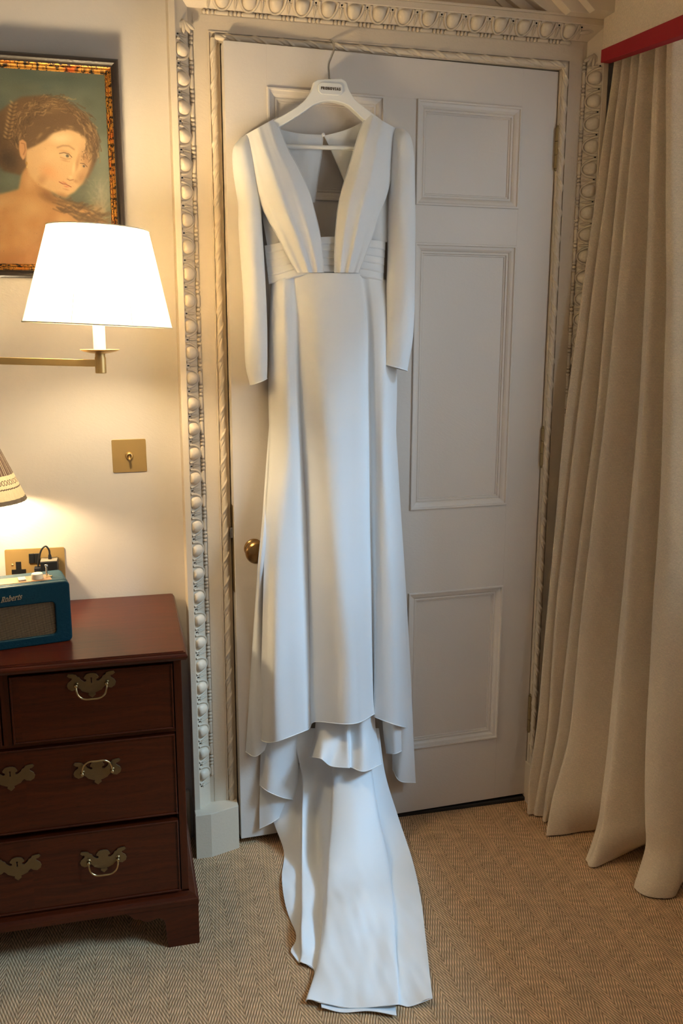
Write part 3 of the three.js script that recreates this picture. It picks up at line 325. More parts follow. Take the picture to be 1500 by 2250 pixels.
// ------------------------------------------------------------------ carved case round the door
const rakeLines = DATA.rake;
{
  const t = structure('trim_1', 'white painted door case carved with egg and dart moulding', 'door case');
  const PB = 0.105;   // top of the plinth blocks
  mesh('case_board', mouldCase(CX0, CX1, CYT, PB - 0.01, [[0, -0.16], [0, 0.012], [0.0185, 0.012], [0.0185, 0.0165], [0.021, 0.0165], [0.0215, 0.0145], [0.055, 0.0145], [0.055, 0.0135], [0.067, 0.0135], [0.067, 0.017], [0.0965, 0.0435], [0.0965, 0.047], [0.098, 0.048], [0.111, 0.048], [0.112, 0.047], [0.112, WZ]]), M.trim, t);
  // twisted ribbon along the inner edge, one length per side
  const R = 0.0088, ribbon = (A, S, len, O) => surface(22, Math.round(len * 700), (u, v) => {
    const th = u * Math.PI, s = v * len, ph = s / 0.064 * 2 * Math.PI + th * 1.25, c = Math.cos(ph), c2 = Math.cos(ph + 2.2);
    const r = R * (0.86 + 0.26 * Math.pow(Math.max(0, c), 10) - 0.2 * Math.pow(Math.max(0, c2), 14) + 0.04 * noise.noise(s * 60, th * 2, 1));
    return V(...A).addScaledVector(S, s).addScaledVector(O, 0.0094 - r * Math.cos(th)).add(V(0, 0, 0.0125 + r * Math.sin(th) * 1.1));
  });
  mesh('ribbon_moulding', ribbon([CX0, PB, 0], V(0, 1, 0), CYT - PB + 0.006, V(-1, 0, 0)), M.trim, t);
  mesh('ribbon_moulding', ribbon([CX0 - 0.006, CYT, 0], V(1, 0, 0), CX1 - CX0 + 0.012, V(0, 1, 0)), M.trim, t);
  mesh('ribbon_moulding', ribbon([CX1, PB, 0], V(0, 1, 0), CYT - PB + 0.006, V(1, 0, 0)), M.trim, t);
  mesh('added_stop', merge([box(CX0, CX0 + 0.0075, PB - 0.1, CYT, -0.06, 0.004, 0.0008), box(CX0, CX1, CYT - 0.003, CYT, -0.06, -0.046, 0.0008)]), M.trim, t);  // added strip: fills the dark gap beside the door with a face that catches light
  // one egg, its shell, a dart, a bead and a reel; s runs along the band, y across it towards the door, z out of it
  const egg = surface(14, 12, (u, v) => { const a = u * Math.PI, b = (v - 0.5) * Math.PI, c = Math.sqrt(Math.cos(b)) * Math.pow(Math.cos(b), b < 0 ? 0 : 0.35); return V(0.0158 * Math.cos(a) * c, 0.015 + (b < 0 ? 0.0145 : 0.020) * Math.sin(b), 0.0125 * Math.sin(a) * c); });
  const shell = new THREE.TubeGeometry(new THREE.CatmullRomCurve3(Array.from({ length: 13 }, (_, k) => { const b = k / 12 * Math.PI; return V(0.0222 * Math.cos(b), 0.0395 * Math.sin(b), 0.001); })), 22, 0.0034, 5);
  const bar = (x0, y0, x1, y1, w) => { const l = Math.hypot(x1 - x0, y1 - y0), g = new THREE.CylinderGeometry(w * 0.6, w, l, 5); g.rotateZ(-Math.atan2(x1 - x0, y1 - y0)); g.translate((x0 + x1) / 2, (y0 + y1) / 2, 0.0005); return g; };
  const dart = merge([bar(0, 0.010, 0, 0.037, 0.0026), bar(-0.0045, 0.012, -0.0022, 0.034, 0.0016), bar(0.0045, 0.012, 0.0022, 0.034, 0.0016)]);
  const holeDisc = new THREE.CylinderGeometry(0.0019, 0.0019, 0.003, 8); holeDisc.rotateX(Math.PI / 2); holeDisc.translate(0, 0.0055, 0.0006);  // flat dark disc in place of a drill hole, its depth only painted
  const bead = new THREE.SphereGeometry(1, 10, 7); bead.scale(0.0046, 0.0056, 0.0056);
  const reel = new THREE.CapsuleGeometry(0.005, 0.0235, 3, 9); reel.rotateZ(Math.PI / 2);
  const leafGeo = merge([0, 1, 2, 3, 4].map((k) => { const g = new THREE.SphereGeometry(1, 10, 7), a = (k - 2) * 0.5; g.scale(0.006, 0.018, 0.006); g.rotateZ(-a); g.translate(Math.sin(a) * 0.016, 0.018 + Math.cos(a) * 0.008, 0.002); return g; }));
  const holeDiscs = [];
  function side(S, Tv, N, at, from, pitch, n) {
    const basis = new THREE.Matrix4().makeBasis(S, Tv, N), put = (name, geo, p, b = basis) => { const m = mesh(name, geo, M.trim, t); m.applyMatrix4(new THREE.Matrix4().makeTranslation(p.x, p.y, p.z).multiply(b)); return m; };
    const flat = new THREE.Matrix4().makeBasis(S, V(0, 0, 1).cross(S), V(0, 0, 1));
    for (let k = 0; k < n; k++) {
      const s = from + k * pitch;
      put('dart', dart, at(s, 0));
      holeDiscs.push(holeDisc.clone().applyMatrix4(new THREE.Matrix4().makeTranslation(at(s, 0).x, at(s, 0).y, at(s, 0).z).multiply(basis)));
      if (k === n - 1) break;
      put('egg', egg, at(s + pitch / 2, 0)); put('shell', shell, at(s + pitch / 2, 0));
      for (const d of [-0.0096, 0, 0.0096]) put('bead', bead, at(s + d, 1), flat);
      put('reel', reel, at(s + pitch / 2, 1), flat);
    }
  }
  const q = 0.7436, w = 0.6687, oa = 0.0965, oz = 0.0437, ba = 0.0612, bz = 0.0155;
  side(V(0, -1, 0), V(q, 0, -w), V(w, 0, q), (s, k) => (k ? V(CX0 - ba, s2y(s), bz) : V(CX0 - oa, s2y(s), oz)), 0, 0.06185, 31);
  function s2y(s) { return 2.0261 - s; }
  side(V(1, 0, 0), V(0, -q, -w), V(0, -w, q), (s, k) => (k ? V(-0.03 + s, CYT + ba, bz) : V(-0.03 + s, CYT + oa, oz)), 0, 0.0621, 16);
  side(V(0, -1, 0), V(-q, 0, -w), V(-w, 0, q), (s, k) => (k ? V(CX1 + ba, 2.03 - s, bz) : V(CX1 + oa, 2.03 - s, oz)), 0, 0.0549, 24);
  for (const [x, dx] of [[CX0 - 0.078, -1], [CX1 + 0.078, 1]]) {
    const m = mesh('corner_leaf', leafGeo, M.trim, t); m.position.set(x, CYT + 0.078, 0.03); m.rotation.z = dx * Math.PI * 0.75 * -1 + Math.PI; m.scale.setScalar(1.05);
    const m2 = mesh('corner_leaf', leafGeo, M.trim, t); m2.position.set(x, CYT + 0.045, 0.028); m2.rotation.z = Math.PI; m2.scale.setScalar(0.9);
  }
  const pm = mesh('drill_hole_discs', merge(holeDiscs), M.holeDisc, t, 'tiny drill holes between the eggs, their shade painted as dark discs'); pm.userData.kind = 'stuff';
  // plinth blocks, splayed towards the door
  for (const s of [0, 1]) {
    const pl = [[-0.122, -0.035], [-0.122, 0.075], [-0.083, 0.075], [-0.0075, 0.05], [-0.0075, -0.035]].map(([x, z]) => (s ? [CX1 + CX0 - x, z] : [x, z]));
    const g = extrude(pl.map(([x, z]) => [x, z]), PB - FL, 0.0015); g.rotateX(-Math.PI / 2); g.scale(1, 1, -1);
    g.translate(0, FL, 0);
    const idx = g.index ? g.index.array : null; if (!idx) { const p = g.attributes.position.array; for (let i = 0; i < p.length; i += 9) for (let c = 0; c < 3; c++) { const v = p[i + c]; p[i + c] = p[i + 3 + c]; p[i + 3 + c] = v; } g.computeVertexNormals(); }
    mesh('plinth_block', boxUV(g), M.trim, t);
  }
  // pediment: shelf over the head, tympanum and raking cornice
  mesh('tympanum', box(CX0 - 0.1, CX1 + 0.1, CYT + 0.113, 2.62, WZ - 0.01, 0.0, 0.001), M.trim, t);
  mesh('head_shelf', box(CX0 - 0.112, CX1 + 0.112, CYT + 0.112, CYT + 0.118, WZ, 0.05, 0.001), M.trim, t);
  for (const r of rakeLines) {
    const [x0, y0, x1, y1, z, wd] = r, sl = (y1 - y0) / (x1 - x0), far = 0.42;
    mesh('raking_cornice', boxUV(extrude([[x1, y1], [x1 - far, y1 - far * sl], [x1 - far + wd, y1 - far * sl], [x1 + wd, y1]], z + 0.02, 0.0015).translate(0, 0, -0.02)), M.trim, t);
  }
}
tag(mesh('trim_2', box(CX0 + 0.002, CX1 - 0.002, FL, FL + 0.012, -0.16, 0.008, 0.003), M.dark), 'dark wooden threshold under the door', 'threshold', 'structure');

// ------------------------------------------------------------------ six-panel door, a little ajar
const DW = 0.8637, DA = 0.0469, DH = 2.02;
const door = structure('door_1', 'white painted six-panel door standing slightly ajar', 'door', [0.864, 0, 0], DA);
{
  const xs = [[-0.764, -0.472], [-0.386, -0.100]], ys = [[1.680, 1.928], [0.894, 1.588], [0.195, 0.660]];
  const b = (name, x0, x1, y0, y1) => mesh(name, box(x0, x1, y0, y1, -0.042, 0, 0.0004), M.door, door);
  b('stile', -DW, -0.764, 0, DH); b('stile', -0.100, 0, 0, DH);
  const yr = [0, 0.195, 0.66, 0.894, 1.588, 1.68, 1.928, DH];
  for (let k = 0; k < 8; k += 2) b('rail', -0.764, -0.100, yr[k], yr[k + 1]);
  for (const [y0, y1] of ys) b('muntin', -0.472, -0.386, y0, y1);
  const prof = [[-0.0005, -0.0005], [0, 0.0038], [0.0015, 0.0046], [0.005, 0.0042], [0.0065, 0.0005], [0.0085, 0.0], [0.013, -0.0012], [0.0175, -0.0042], [0.0195, -0.0072], [0.0215, -0.0062], [0.0245, -0.0064], [0.0262, -0.0102], [0.0288, -0.0098], [0.0305, -0.0128], [0.033, -0.013]];
  for (const [x0, x1] of xs) for (const [y0, y1] of ys) {
    const p = mesh('panel', box(x0 + 0.02, x1 - 0.02, y0 + 0.02, y1 - 0.02, -0.03, -0.0125, 0), M.door, door);
    mesh('panel_moulding', mouldLoop(x0, y0, x1, y1, prof), M.door, p);
  }
  // knob turned with rings
  const kn = mesh('door_knob', lathe([[0, 0.062], [0.006, 0.0615], [0.0062, 0.0605], [0.011, 0.0598], [0.0113, 0.0585], [0.016, 0.0575], [0.0163, 0.056], [0.021, 0.0545], [0.0213, 0.053], [0.0245, 0.051], [0.027, 0.046], [0.0265, 0.041], [0.022, 0.036], [0.012, 0.032], [0.009, 0.026], [0.009, 0.012], [0.014, 0.009], [0.02, 0.006], [0.0225, 0.002], [0.0225, 0]], 48), M.knob, door, 'round brass knob turned with rings');
  kn.rotation.x = Math.PI / 2; kn.position.set(-0.815, 0.818, 0); kn.scale.set(1.12, 1, 1.12);
  mesh('lock_plate', box(-DW - 0.0012, -DW + 0.001, 0.70, 0.93, -0.034, -0.012, 0), M.brassOld, door, 'narrow brass lock plate on the door edge');
  mesh('latch', box(-DW - 0.008, -DW, 0.845, 0.872, -0.03, -0.016, 0.001), M.steel, door);
  for (const [y0, y1] of [[1.784, 1.884], [1.0, 1.105], [0.206, 0.316]]) {
    const h = (y1 - y0), g = [];
    for (let k = 0; k < 3; k++) { const c = new THREE.CylinderGeometry(0.0062, 0.0062, h / 3 - 0.0012, 16); c.translate(0, y0 + h * (k + 0.5) / 3, 0); g.push(c); }
    for (const y of [y0 - 0.002, y1 + 0.002]) { const c = new THREE.SphereGeometry(0.0045, 12, 8); c.translate(0, y, 0); g.push(c); }
    const m = mesh('hinge', merge(g), M.brassOld, door, 'old brass hinge knuckle'); m.position.set(0.002, 0, 0.006);
  }
}

// ------------------------------------------------------------------ wedding dress and its hanger
function wr(amp, fx, fy, seed) { return (p) => { p.z += amp * noise.noise(p.x * fx, p.y * fy, seed); }; }
{
  const d = thing('wedding_dress', 'long white crepe wedding dress with plunging neckline, long sleeves and train', 'dress', [0.24, 1.5, 0.06]);
  const put = (name, g, mat = M.crepe, label) => mesh(name, g.translate(-0.24, -1.5, -0.06), mat, d, label);
  const hems = [];
  const hem = (grid, n, r = 0.0011) => { const last = grid[grid.length - 1], pts = []; for (let i = 0; i <= n; i++) { const p = crAt(last, i / n); pts.push([p[0], Math.max(p[1], FL + 0.003), p[2]]); } hems.push(tube(pts, r, n * 2, 6)); };
  put('skirt_front', cloth(DATA.skirtFront, 170, 150, (p, u, v) => { p.z += 0.0022 * noise.noise(p.x * 26, p.y * 3.2, 2) * Math.min(1, v * 3); }));
  put('skirt_side', cloth(DATA.skirtBackLeft, 30, 60));
  put('skirt_side', cloth(DATA.skirtBackRightInner, 30, 50));
  put('skirt_side', cloth(DATA.skirtBackRightOuter, 30, 60));
  put('under_skirt', cloth(DATA.underTier, 90, 40, wr(0.002, 40, 8, 5)), M.crepe, 'short inner tier below the front hem');
  put('back_drape', cloth(DATA.cascadeFront, 40, 30));
  put('back_drape', cloth(DATA.cascadeBack, 40, 30));
  put('train', cloth(DATA.train, 220, 170, (p, u, v) => {
    const k = Math.min(1, Math.max(0, (v - 0.25) * 3));
    p.y += k * (0.006 * noise.noise(p.x * 16, p.z * 9, 3) + 0.003 * noise.noise(p.x * 40, p.z * 14, 8));
  }), M.crepe, 'train spreading over the carpet');
  put('train_under_layer', cloth(DATA.trainUnder, 50, 24));
  for (const k of ['skirtFront', 'skirtBackLeft', 'skirtBackRightInner', 'skirtBackRightOuter', 'underTier', 'cascadeFront', 'cascadeBack', 'train', 'trainUnder']) hem(DATA[k], 60);
  put('hem_edging', merge(hems), M.thread, 'fine rolled edge of the hems');
  // bodice
  put('bodice_front', cloth(DATA.frontPanelLeft, 70, 90, wr(0.0012, 30, 14, 1)));
  put('bodice_front', cloth(DATA.frontPanelRight, 70, 90, wr(0.0012, 30, 14, 6)));
  put('bodice_side', cloth(DATA.sideLeft, 24, 40));
  put('bodice_side', cloth(DATA.sideRight, 24, 40));
  put('bodice_back', cloth(DATA.backLeft, 30, 40, wr(0.001, 60, 60, 2)));
  put('bodice_back', cloth(DATA.backRight, 30, 40, wr(0.001, 60, 60, 4)));
  const edge = (grid, right) => tube(grid.map((r) => r[right ? r.length - 1 : 0]), 0.0012, 60, 6);
  put('neck_edging', merge([edge(DATA.frontPanelLeft, true), edge(DATA.frontPanelRight, false), edge(DATA.frontPanelLeft, false), edge(DATA.frontPanelRight, true), edge(DATA.backLeft, true), edge(DATA.backRight, false)]), M.crepe);
  const nb = new THREE.SphereGeometry(0.0045, 14, 10); nb.scale(1, 1, 0.7); nb.translate(...DATA.neckButton); put('neck_button', nb, M.satin);
  // pleated band round the waist: five overlapping pleats
  const [lt, lb, ct, cb, rt, rb] = DATA.band;
  for (let k = 0; k < 5; k++) {
    const g = surface(60, 8, (u, v) => {
      const t = (k + v * 1.12) / 5, a = crAt([lt, ct, rt], u), b = crAt([lb, cb, rb], u), x = u * 2 - 1;
      const z = 0.093 - 0.032 * x * x * x * x + 0.004 * v - (v > 0.93 ? 0.004 : 0) + 0.0012 * noise.noise(u * 9, k * 3.1, 4);
      return V(a[0] + (b[0] - a[0]) * t, a[1] + (b[1] - a[1]) * t + 0.0016 * noise.noise(u * 7, k * 1.7, 9), z - 0.002 * (5 - k) * 0.3);
    });
    put('waist_pleat', g);
  }
  // sleeves: tubes that hang flat
  const sleeve = (rows, seed) => surface(48, 110, (u, v) => {
    const r = crAt(rows, v), a = u * 2 * Math.PI, cx = (r[0] + r[2]) / 2, cy = (r[1] + r[3]) / 2, hx = (r[2] - r[0]) / 2, hy = (r[3] - r[1]) / 2, c = Math.cos(a), s = Math.sin(a);
    const k = 1 + 0.10 * noise.noise(c * 1.3 + seed, v * 7, s * 1.3);
    return V(cx + hx * c, cy + hy * c, r[4] + r[5] * s * k);
  }, true);
  put('sleeve', sleeve(DATA.sleeveLeft, 1)); put('sleeve', sleeve(DATA.sleeveRight, 5));
  const rim = (rows) => { const r = rows[rows.length - 1]; return tube(Array.from({ length: 24 }, (_, k) => { const a = k / 24 * 2 * Math.PI; return [(r[0] + r[2]) / 2 + (r[2] - r[0]) / 2 * Math.cos(a), (r[1] + r[3]) / 2 + (r[3] - r[1]) / 2 * Math.cos(a), r[4] + r[5] * Math.sin(a)]; }), 0.0012, 60, 6, true); };
  put('cuff', rim(DATA.sleeveLeft)); put('cuff', rim(DATA.sleeveRight));
  for (const p of DATA.cuffButtons) { const g = new THREE.SphereGeometry(0.0036, 12, 8); g.translate(p[0], p[1], p[2]); put('cuff_button', g, M.satin); }
}
{
  const h = thing('dress_hanger', 'white plastic clothes hanger hooked over the top of the door', 'hanger', [0.245, 1.92, 0.062]);
  const put = (name, g, mat, label, parent = h) => mesh(name, g.translate(-0.245, -1.92, -0.062), mat, parent, label);
  const pts = DATA.hangerOutline.map(([x, y]) => new THREE.Vector2(x, y)), sh = new THREE.Shape();
  sh.moveTo(pts[0].x, pts[0].y); sh.lineTo(pts[1].x, pts[1].y); sh.splineThru(pts.slice(2, 8)); sh.lineTo(pts[8].x, pts[8].y); sh.splineThru(pts.slice(9, 19)); sh.lineTo(pts[19].x, pts[19].y); sh.splineThru(pts.slice(20)); sh.closePath();
  put('body', new THREE.ExtrudeGeometry(sh, { depth: 0.014, bevelEnabled: true, bevelThickness: 0.004, bevelSize: 0.002, bevelSegments: 3, curveSegments: 14 }).translate(0, 0, 0.052), M.plastic);
  const [b0, b1, b2] = DATA.badge, bx0 = b0[0], bx1 = b1[0], by0 = b2[1], by1 = (b0[1] + b1[1]) / 2;
  const badge = put('badge', new THREE.ExtrudeGeometry(roundRect(bx0, bx1, by0, by1, 0.0095), { depth: 0.002, bevelEnabled: true, bevelThickness: 0.0015, bevelSize: 0.001, bevelSegments: 3, curveSegments: 12 }).translate(0, 0, 0.0695), M.plastic, 'raised oval badge with printed lettering');
  const font = await new FontLoader().loadAsync('fonts/droid/droid_sans_bold.typeface.json');
  const parts = []; let x = 0;
  for (const ch of 'PRONOVIAS') { const g = new TextGeometry(ch, { font, size: 0.0060, depth: 0.0005, curveSegments: 4, bevelEnabled: true, bevelThickness: 0.0001, bevelSize: 0.00022, bevelSegments: 1 }); g.computeBoundingBox(); const wide = g.boundingBox.max.x, left = g.boundingBox.min.x; g.translate(x - left, 0, 0); parts.push(g); x += wide - left + 0.0013; }
  const text = merge(parts); text.computeBoundingBox();
  const tw = text.boundingBox.max.x; text.scale(0.047 / tw, 1, 1); text.translate((bx0 + bx1) / 2 - 0.0235, (by0 + by1) / 2 - 0.0030, 0.0733);
  put('lettering', text, std({ color: lin(0.09, 0.06, 0.03), roughness: 0.4 }), 'brand name printed in dark capitals', badge);
  put('cross_bar', tube([DATA.hangerBar[0], DATA.hangerBar[1]], 0.0052, 4, 14), M.plastic);
  put('hook', tube(DATA.hook, 0.0025, 90, 12), M.steel, 'bent steel wire hook');
  const col = lathe([[0, 0], [0.005, 0], [0.005, 0.006], [0.0035, 0.009], [0, 0.009]], 16); col.translate(DATA.hook[0][0], DATA.hook[0][1] - 0.004, 0.062); put('collar', col, M.steel);
}

// ------------------------------------------------------------------ chest of drawers
const CT = 0.695;                         // height of its top
{
  const X0 = -0.895, X1 = -0.165, ZF = 0.395, cx = (X0 + X1) / 2, cz = (WZ + ZF) / 2 + 0.012;
  const c = thing('chest_of_drawers', 'dark mahogany chest of drawers with brass handles and bracket feet', 'chest', [cx, FL, cz]);
  const put = (name, g, mat, parent = c, label) => mesh(name, g.translate(-cx, -FL, -cz), mat, parent, label);
  put('carcass', merge([box(X0, X1, 0.1, 0.672, WZ + 0.022, ZF - 0.02, 0.001), box(X0, X1, 0.664, 0.672, ZF - 0.02, ZF, 0.001), box(X0, X1, 0.500, 0.509, ZF - 0.02, ZF - 0.002, 0.001), box(X0, X1, 0.298, 0.304, ZF - 0.02, ZF - 0.006, 0.001), box(X0, X1, 0.1, 0.112, ZF - 0.02, ZF, 0.001), box(cx - 0.009, cx + 0.009, 0.505, 0.67, ZF - 0.02, ZF - 0.001, 0.001, true)]), M.wood);
  for (const x of [X0, X1 - 0.017]) put('corner_stile', box(x, x + 0.017, 0.1, 0.672, ZF - 0.02, ZF, 0.001, true), M.wood);
  // top with a moulded edge
  const tp = [[0, 0.012], [0.002, 0.0155], [0.004, 0.0175], [0.0045, 0.0205], [0.008, 0.0205], [0.0085, 0.0225], [0.3, 0.0225]], bot = [[0.012, 0], [0.004, 0.003], [0.0008, 0.008], [0, 0.012]];
  const tg = mouldLoop(X0 - 0.013, -0.425, X1 + 0.013, -(WZ + 0.003), [...bot, ...tp.slice(0, 6), [0.1, 0.0225], [0.22595, 0.0225]], 0);
  tg.rotateX(-Math.PI / 2); tg.scale(1, 1, 1); tg.translate(0, 0.6725, 0);
  const tpg = box(X0 - 0.004, X1 + 0.004, 0.674, CT - 0.002, WZ + 0.012, 0.416, 0.001);
  put('top', merge([tg, tpg]), M.wood, c, 'polished top with a moulded edge');
  // drawers with cock beading and handles
  const half = [[0, 0.025], [0.0065, 0.0242], [0.0114, 0.022], [0.0158, 0.0152], [0.0148, 0.0125], [0.0108, 0.0105], [0.0106, 0.0062], [0.0152, 0.005], [0.0185, 0.0068], [0.024, 0.0114], [0.0268, 0.0168], [0.0316, 0.019], [0.035, 0.0238], [0.0418, 0.0253], [0.05, 0.026], [0.0525, 0.0215], [0.0481, 0.0177], [0.0425, 0.0166], [0.043, 0.0114], [0.0513, 0.005], [0.0538, -0.0013], [0.0513, -0.0089], [0.0437, -0.0139], [0.0354, -0.012], [0.03, -0.0076], [0.0253, -0.0114], [0.0215, -0.0165], [0.0114, -0.021], [0.006, -0.0228], [0.0075, -0.0275], [0, -0.034]];
  const out = [...half, ...half.slice(1, -1).reverse().map(([x, y]) => [-x, y])];
  const plate = (key) => {
    const s = new THREE.Shape(out.map(([x, y]) => new THREE.Vector2(x, y)));
    if (key) { const k = new THREE.Path(); k.absarc(0, 0.0125, 0.0026, -0.9, Math.PI + 0.9); k.lineTo(-0.0018, 0.001); k.lineTo(0.0018, 0.001); k.closePath(); s.holes.push(k); }
    return new THREE.ExtrudeGeometry(s, { depth: 0.0012, bevelEnabled: true, bevelThickness: 0.0008, bevelSize: 0.0007, bevelSegments: 2, curveSegments: 6 });
  };
  const pPlain = plate(false), pKey = plate(true);
  const post = lathe([[0, 0.014], [0.003, 0.0135], [0.0048, 0.011], [0.0032, 0.0085], [0.0044, 0.006], [0.003, 0.004], [0.0055, 0.0015], [0.006, 0]], 16); post.rotateX(Math.PI / 2);
  function handle(dr, x, y, bail, key) {
    const h = mesh('handle_plate', key ? pKey : pPlain, M.bronze, dr, 'pierced batwing brass plate'); h.position.set(x - cx, y - FL, ZF + 0.0065 - cz); h.scale.setScalar(0.92);
    if (!bail) return;
    for (const s of [-1, 1]) { const p = mesh('post', post, M.brassPost, h); p.position.set(s * 0.034, 0, 0.001); }
    const d = bail === 'up' ? 1 : -1, z = bail === 'up' ? 0.011 : 0.013;
    mesh('bail', tube([[-0.034, 0, 0.009], [-0.0335, d * 0.010, z], [-0.029, d * 0.023, z + 0.002], [-0.018, d * 0.031, z + 0.003], [0, d * 0.032, z + 0.004], [0.018, d * 0.031, z + 0.003], [0.029, d * 0.023, z + 0.002], [0.0335, d * 0.010, z], [0.034, 0, 0.009]], 0.0024, 60, 10), M.brassPost, h);
  }
  M.brassPost = std({ color: lin(0.55, 0.42, 0.22), metalness: 1, roughness: 0.25 });
  function drawer(x0, x1, y0, y1, tip = 0) {
    const dr = put('drawer', merge([box(x0 + 0.0015, x1 - 0.0015, y0, y1, ZF - 0.019, ZF + 0.004 + tip, 0.0012), mouldLoop(x0 + 0.0015, y0, x1 - 0.0015, y1, [[0, 0], [0, 0.0062], [0.001, 0.0072], [0.003, 0.0072], [0.004, 0.0062], [0.004, 0.003]], ZF + tip)]), M.wood);
    return dr;
  }
  const d1 = drawer(cx + 0.010, X1 - 0.018, 0.511, 0.662), d0 = drawer(X0 + 0.018, cx - 0.010, 0.511, 0.662);
  handle(d1, -0.354, 0.634, 'down', true); handle(d0, 2 * cx + 0.354, 0.634, 'down', true);
  const d2 = drawer(X0 + 0.018, X1 - 0.018, 0.306, 0.498);
  handle(d2, -0.352, 0.432, 'up', false); handle(d2, 2 * cx + 0.352, 0.432, 'down', false); handle(d2, cx, 0.440, null, true);
  const d3 = drawer(X0 + 0.018, X1 - 0.018, 0.114, 0.290);
  handle(d3, -0.350, 0.219, 'down', false); handle(d3, 2 * cx + 0.350, 0.219, 'down', false); handle(d3, cx, 0.228, null, true);
  // base moulding and bracket feet
  const bm = mouldLoop(X0 - 0.02, -0.415, X1 + 0.02, -(WZ + 0.02), [[0.01, 0], [0, 0], [0, 0.012], [0.004, 0.014], [0.007, 0.02], [0.014, 0.022], [0.019, 0.024], [0.06, 0.024]], 0); bm.rotateX(-Math.PI / 2); bm.translate(0, 0.083, 0);
  put('base_moulding', bm, M.wood);
  const br = new THREE.Shape();
  br.moveTo(0, 0); br.lineTo(0.07, 0); br.lineTo(0.0745, 0.06); br.bezierCurveTo(0.076, 0.078, 0.09, 0.082, 0.1, 0.077); br.bezierCurveTo(0.108, 0.074, 0.118, 0.072, 0.126, 0.080); br.bezierCurveTo(0.132, 0.088, 0.14, 0.080, 0.147, 0.09); br.lineTo(0.16, 0.104); br.lineTo(0, 0.104); br.closePath();
  const bracket = () => new THREE.ExtrudeGeometry(br, { depth: 0.018, bevelEnabled: true, bevelThickness: 0.001, bevelSize: 0.0008, bevelSegments: 1, curveSegments: 8 });
  for (const sx of [1, -1]) for (const sz of [1, -1]) {
    const zf = sz > 0 ? 0.412 : WZ + 0.024, xe = sx > 0 ? X1 + 0.018 : X0 - 0.018;
    const f = bracket(); f.translate(0, 0, -0.018); if (sx > 0) f.rotateY(Math.PI); f.translate(0, 0, sx > 0 ? -0.018 : 0);
    const g1 = boxUV(f); g1.translate(xe, FL, sz > 0 ? zf : zf + 0.018);
    const s = bracket(); s.rotateY(sz > 0 ? Math.PI / 2 : -Math.PI / 2);
    const g2 = boxUV(s); g2.translate(sz > 0 ? xe - (sx > 0 ? 0.018 : 0) : xe + (sx > 0 ? 0 : 0.018), FL, sz > 0 ? zf : zf);
    put('bracket_foot', merge([g1, g2]), M.wood);
  }
}

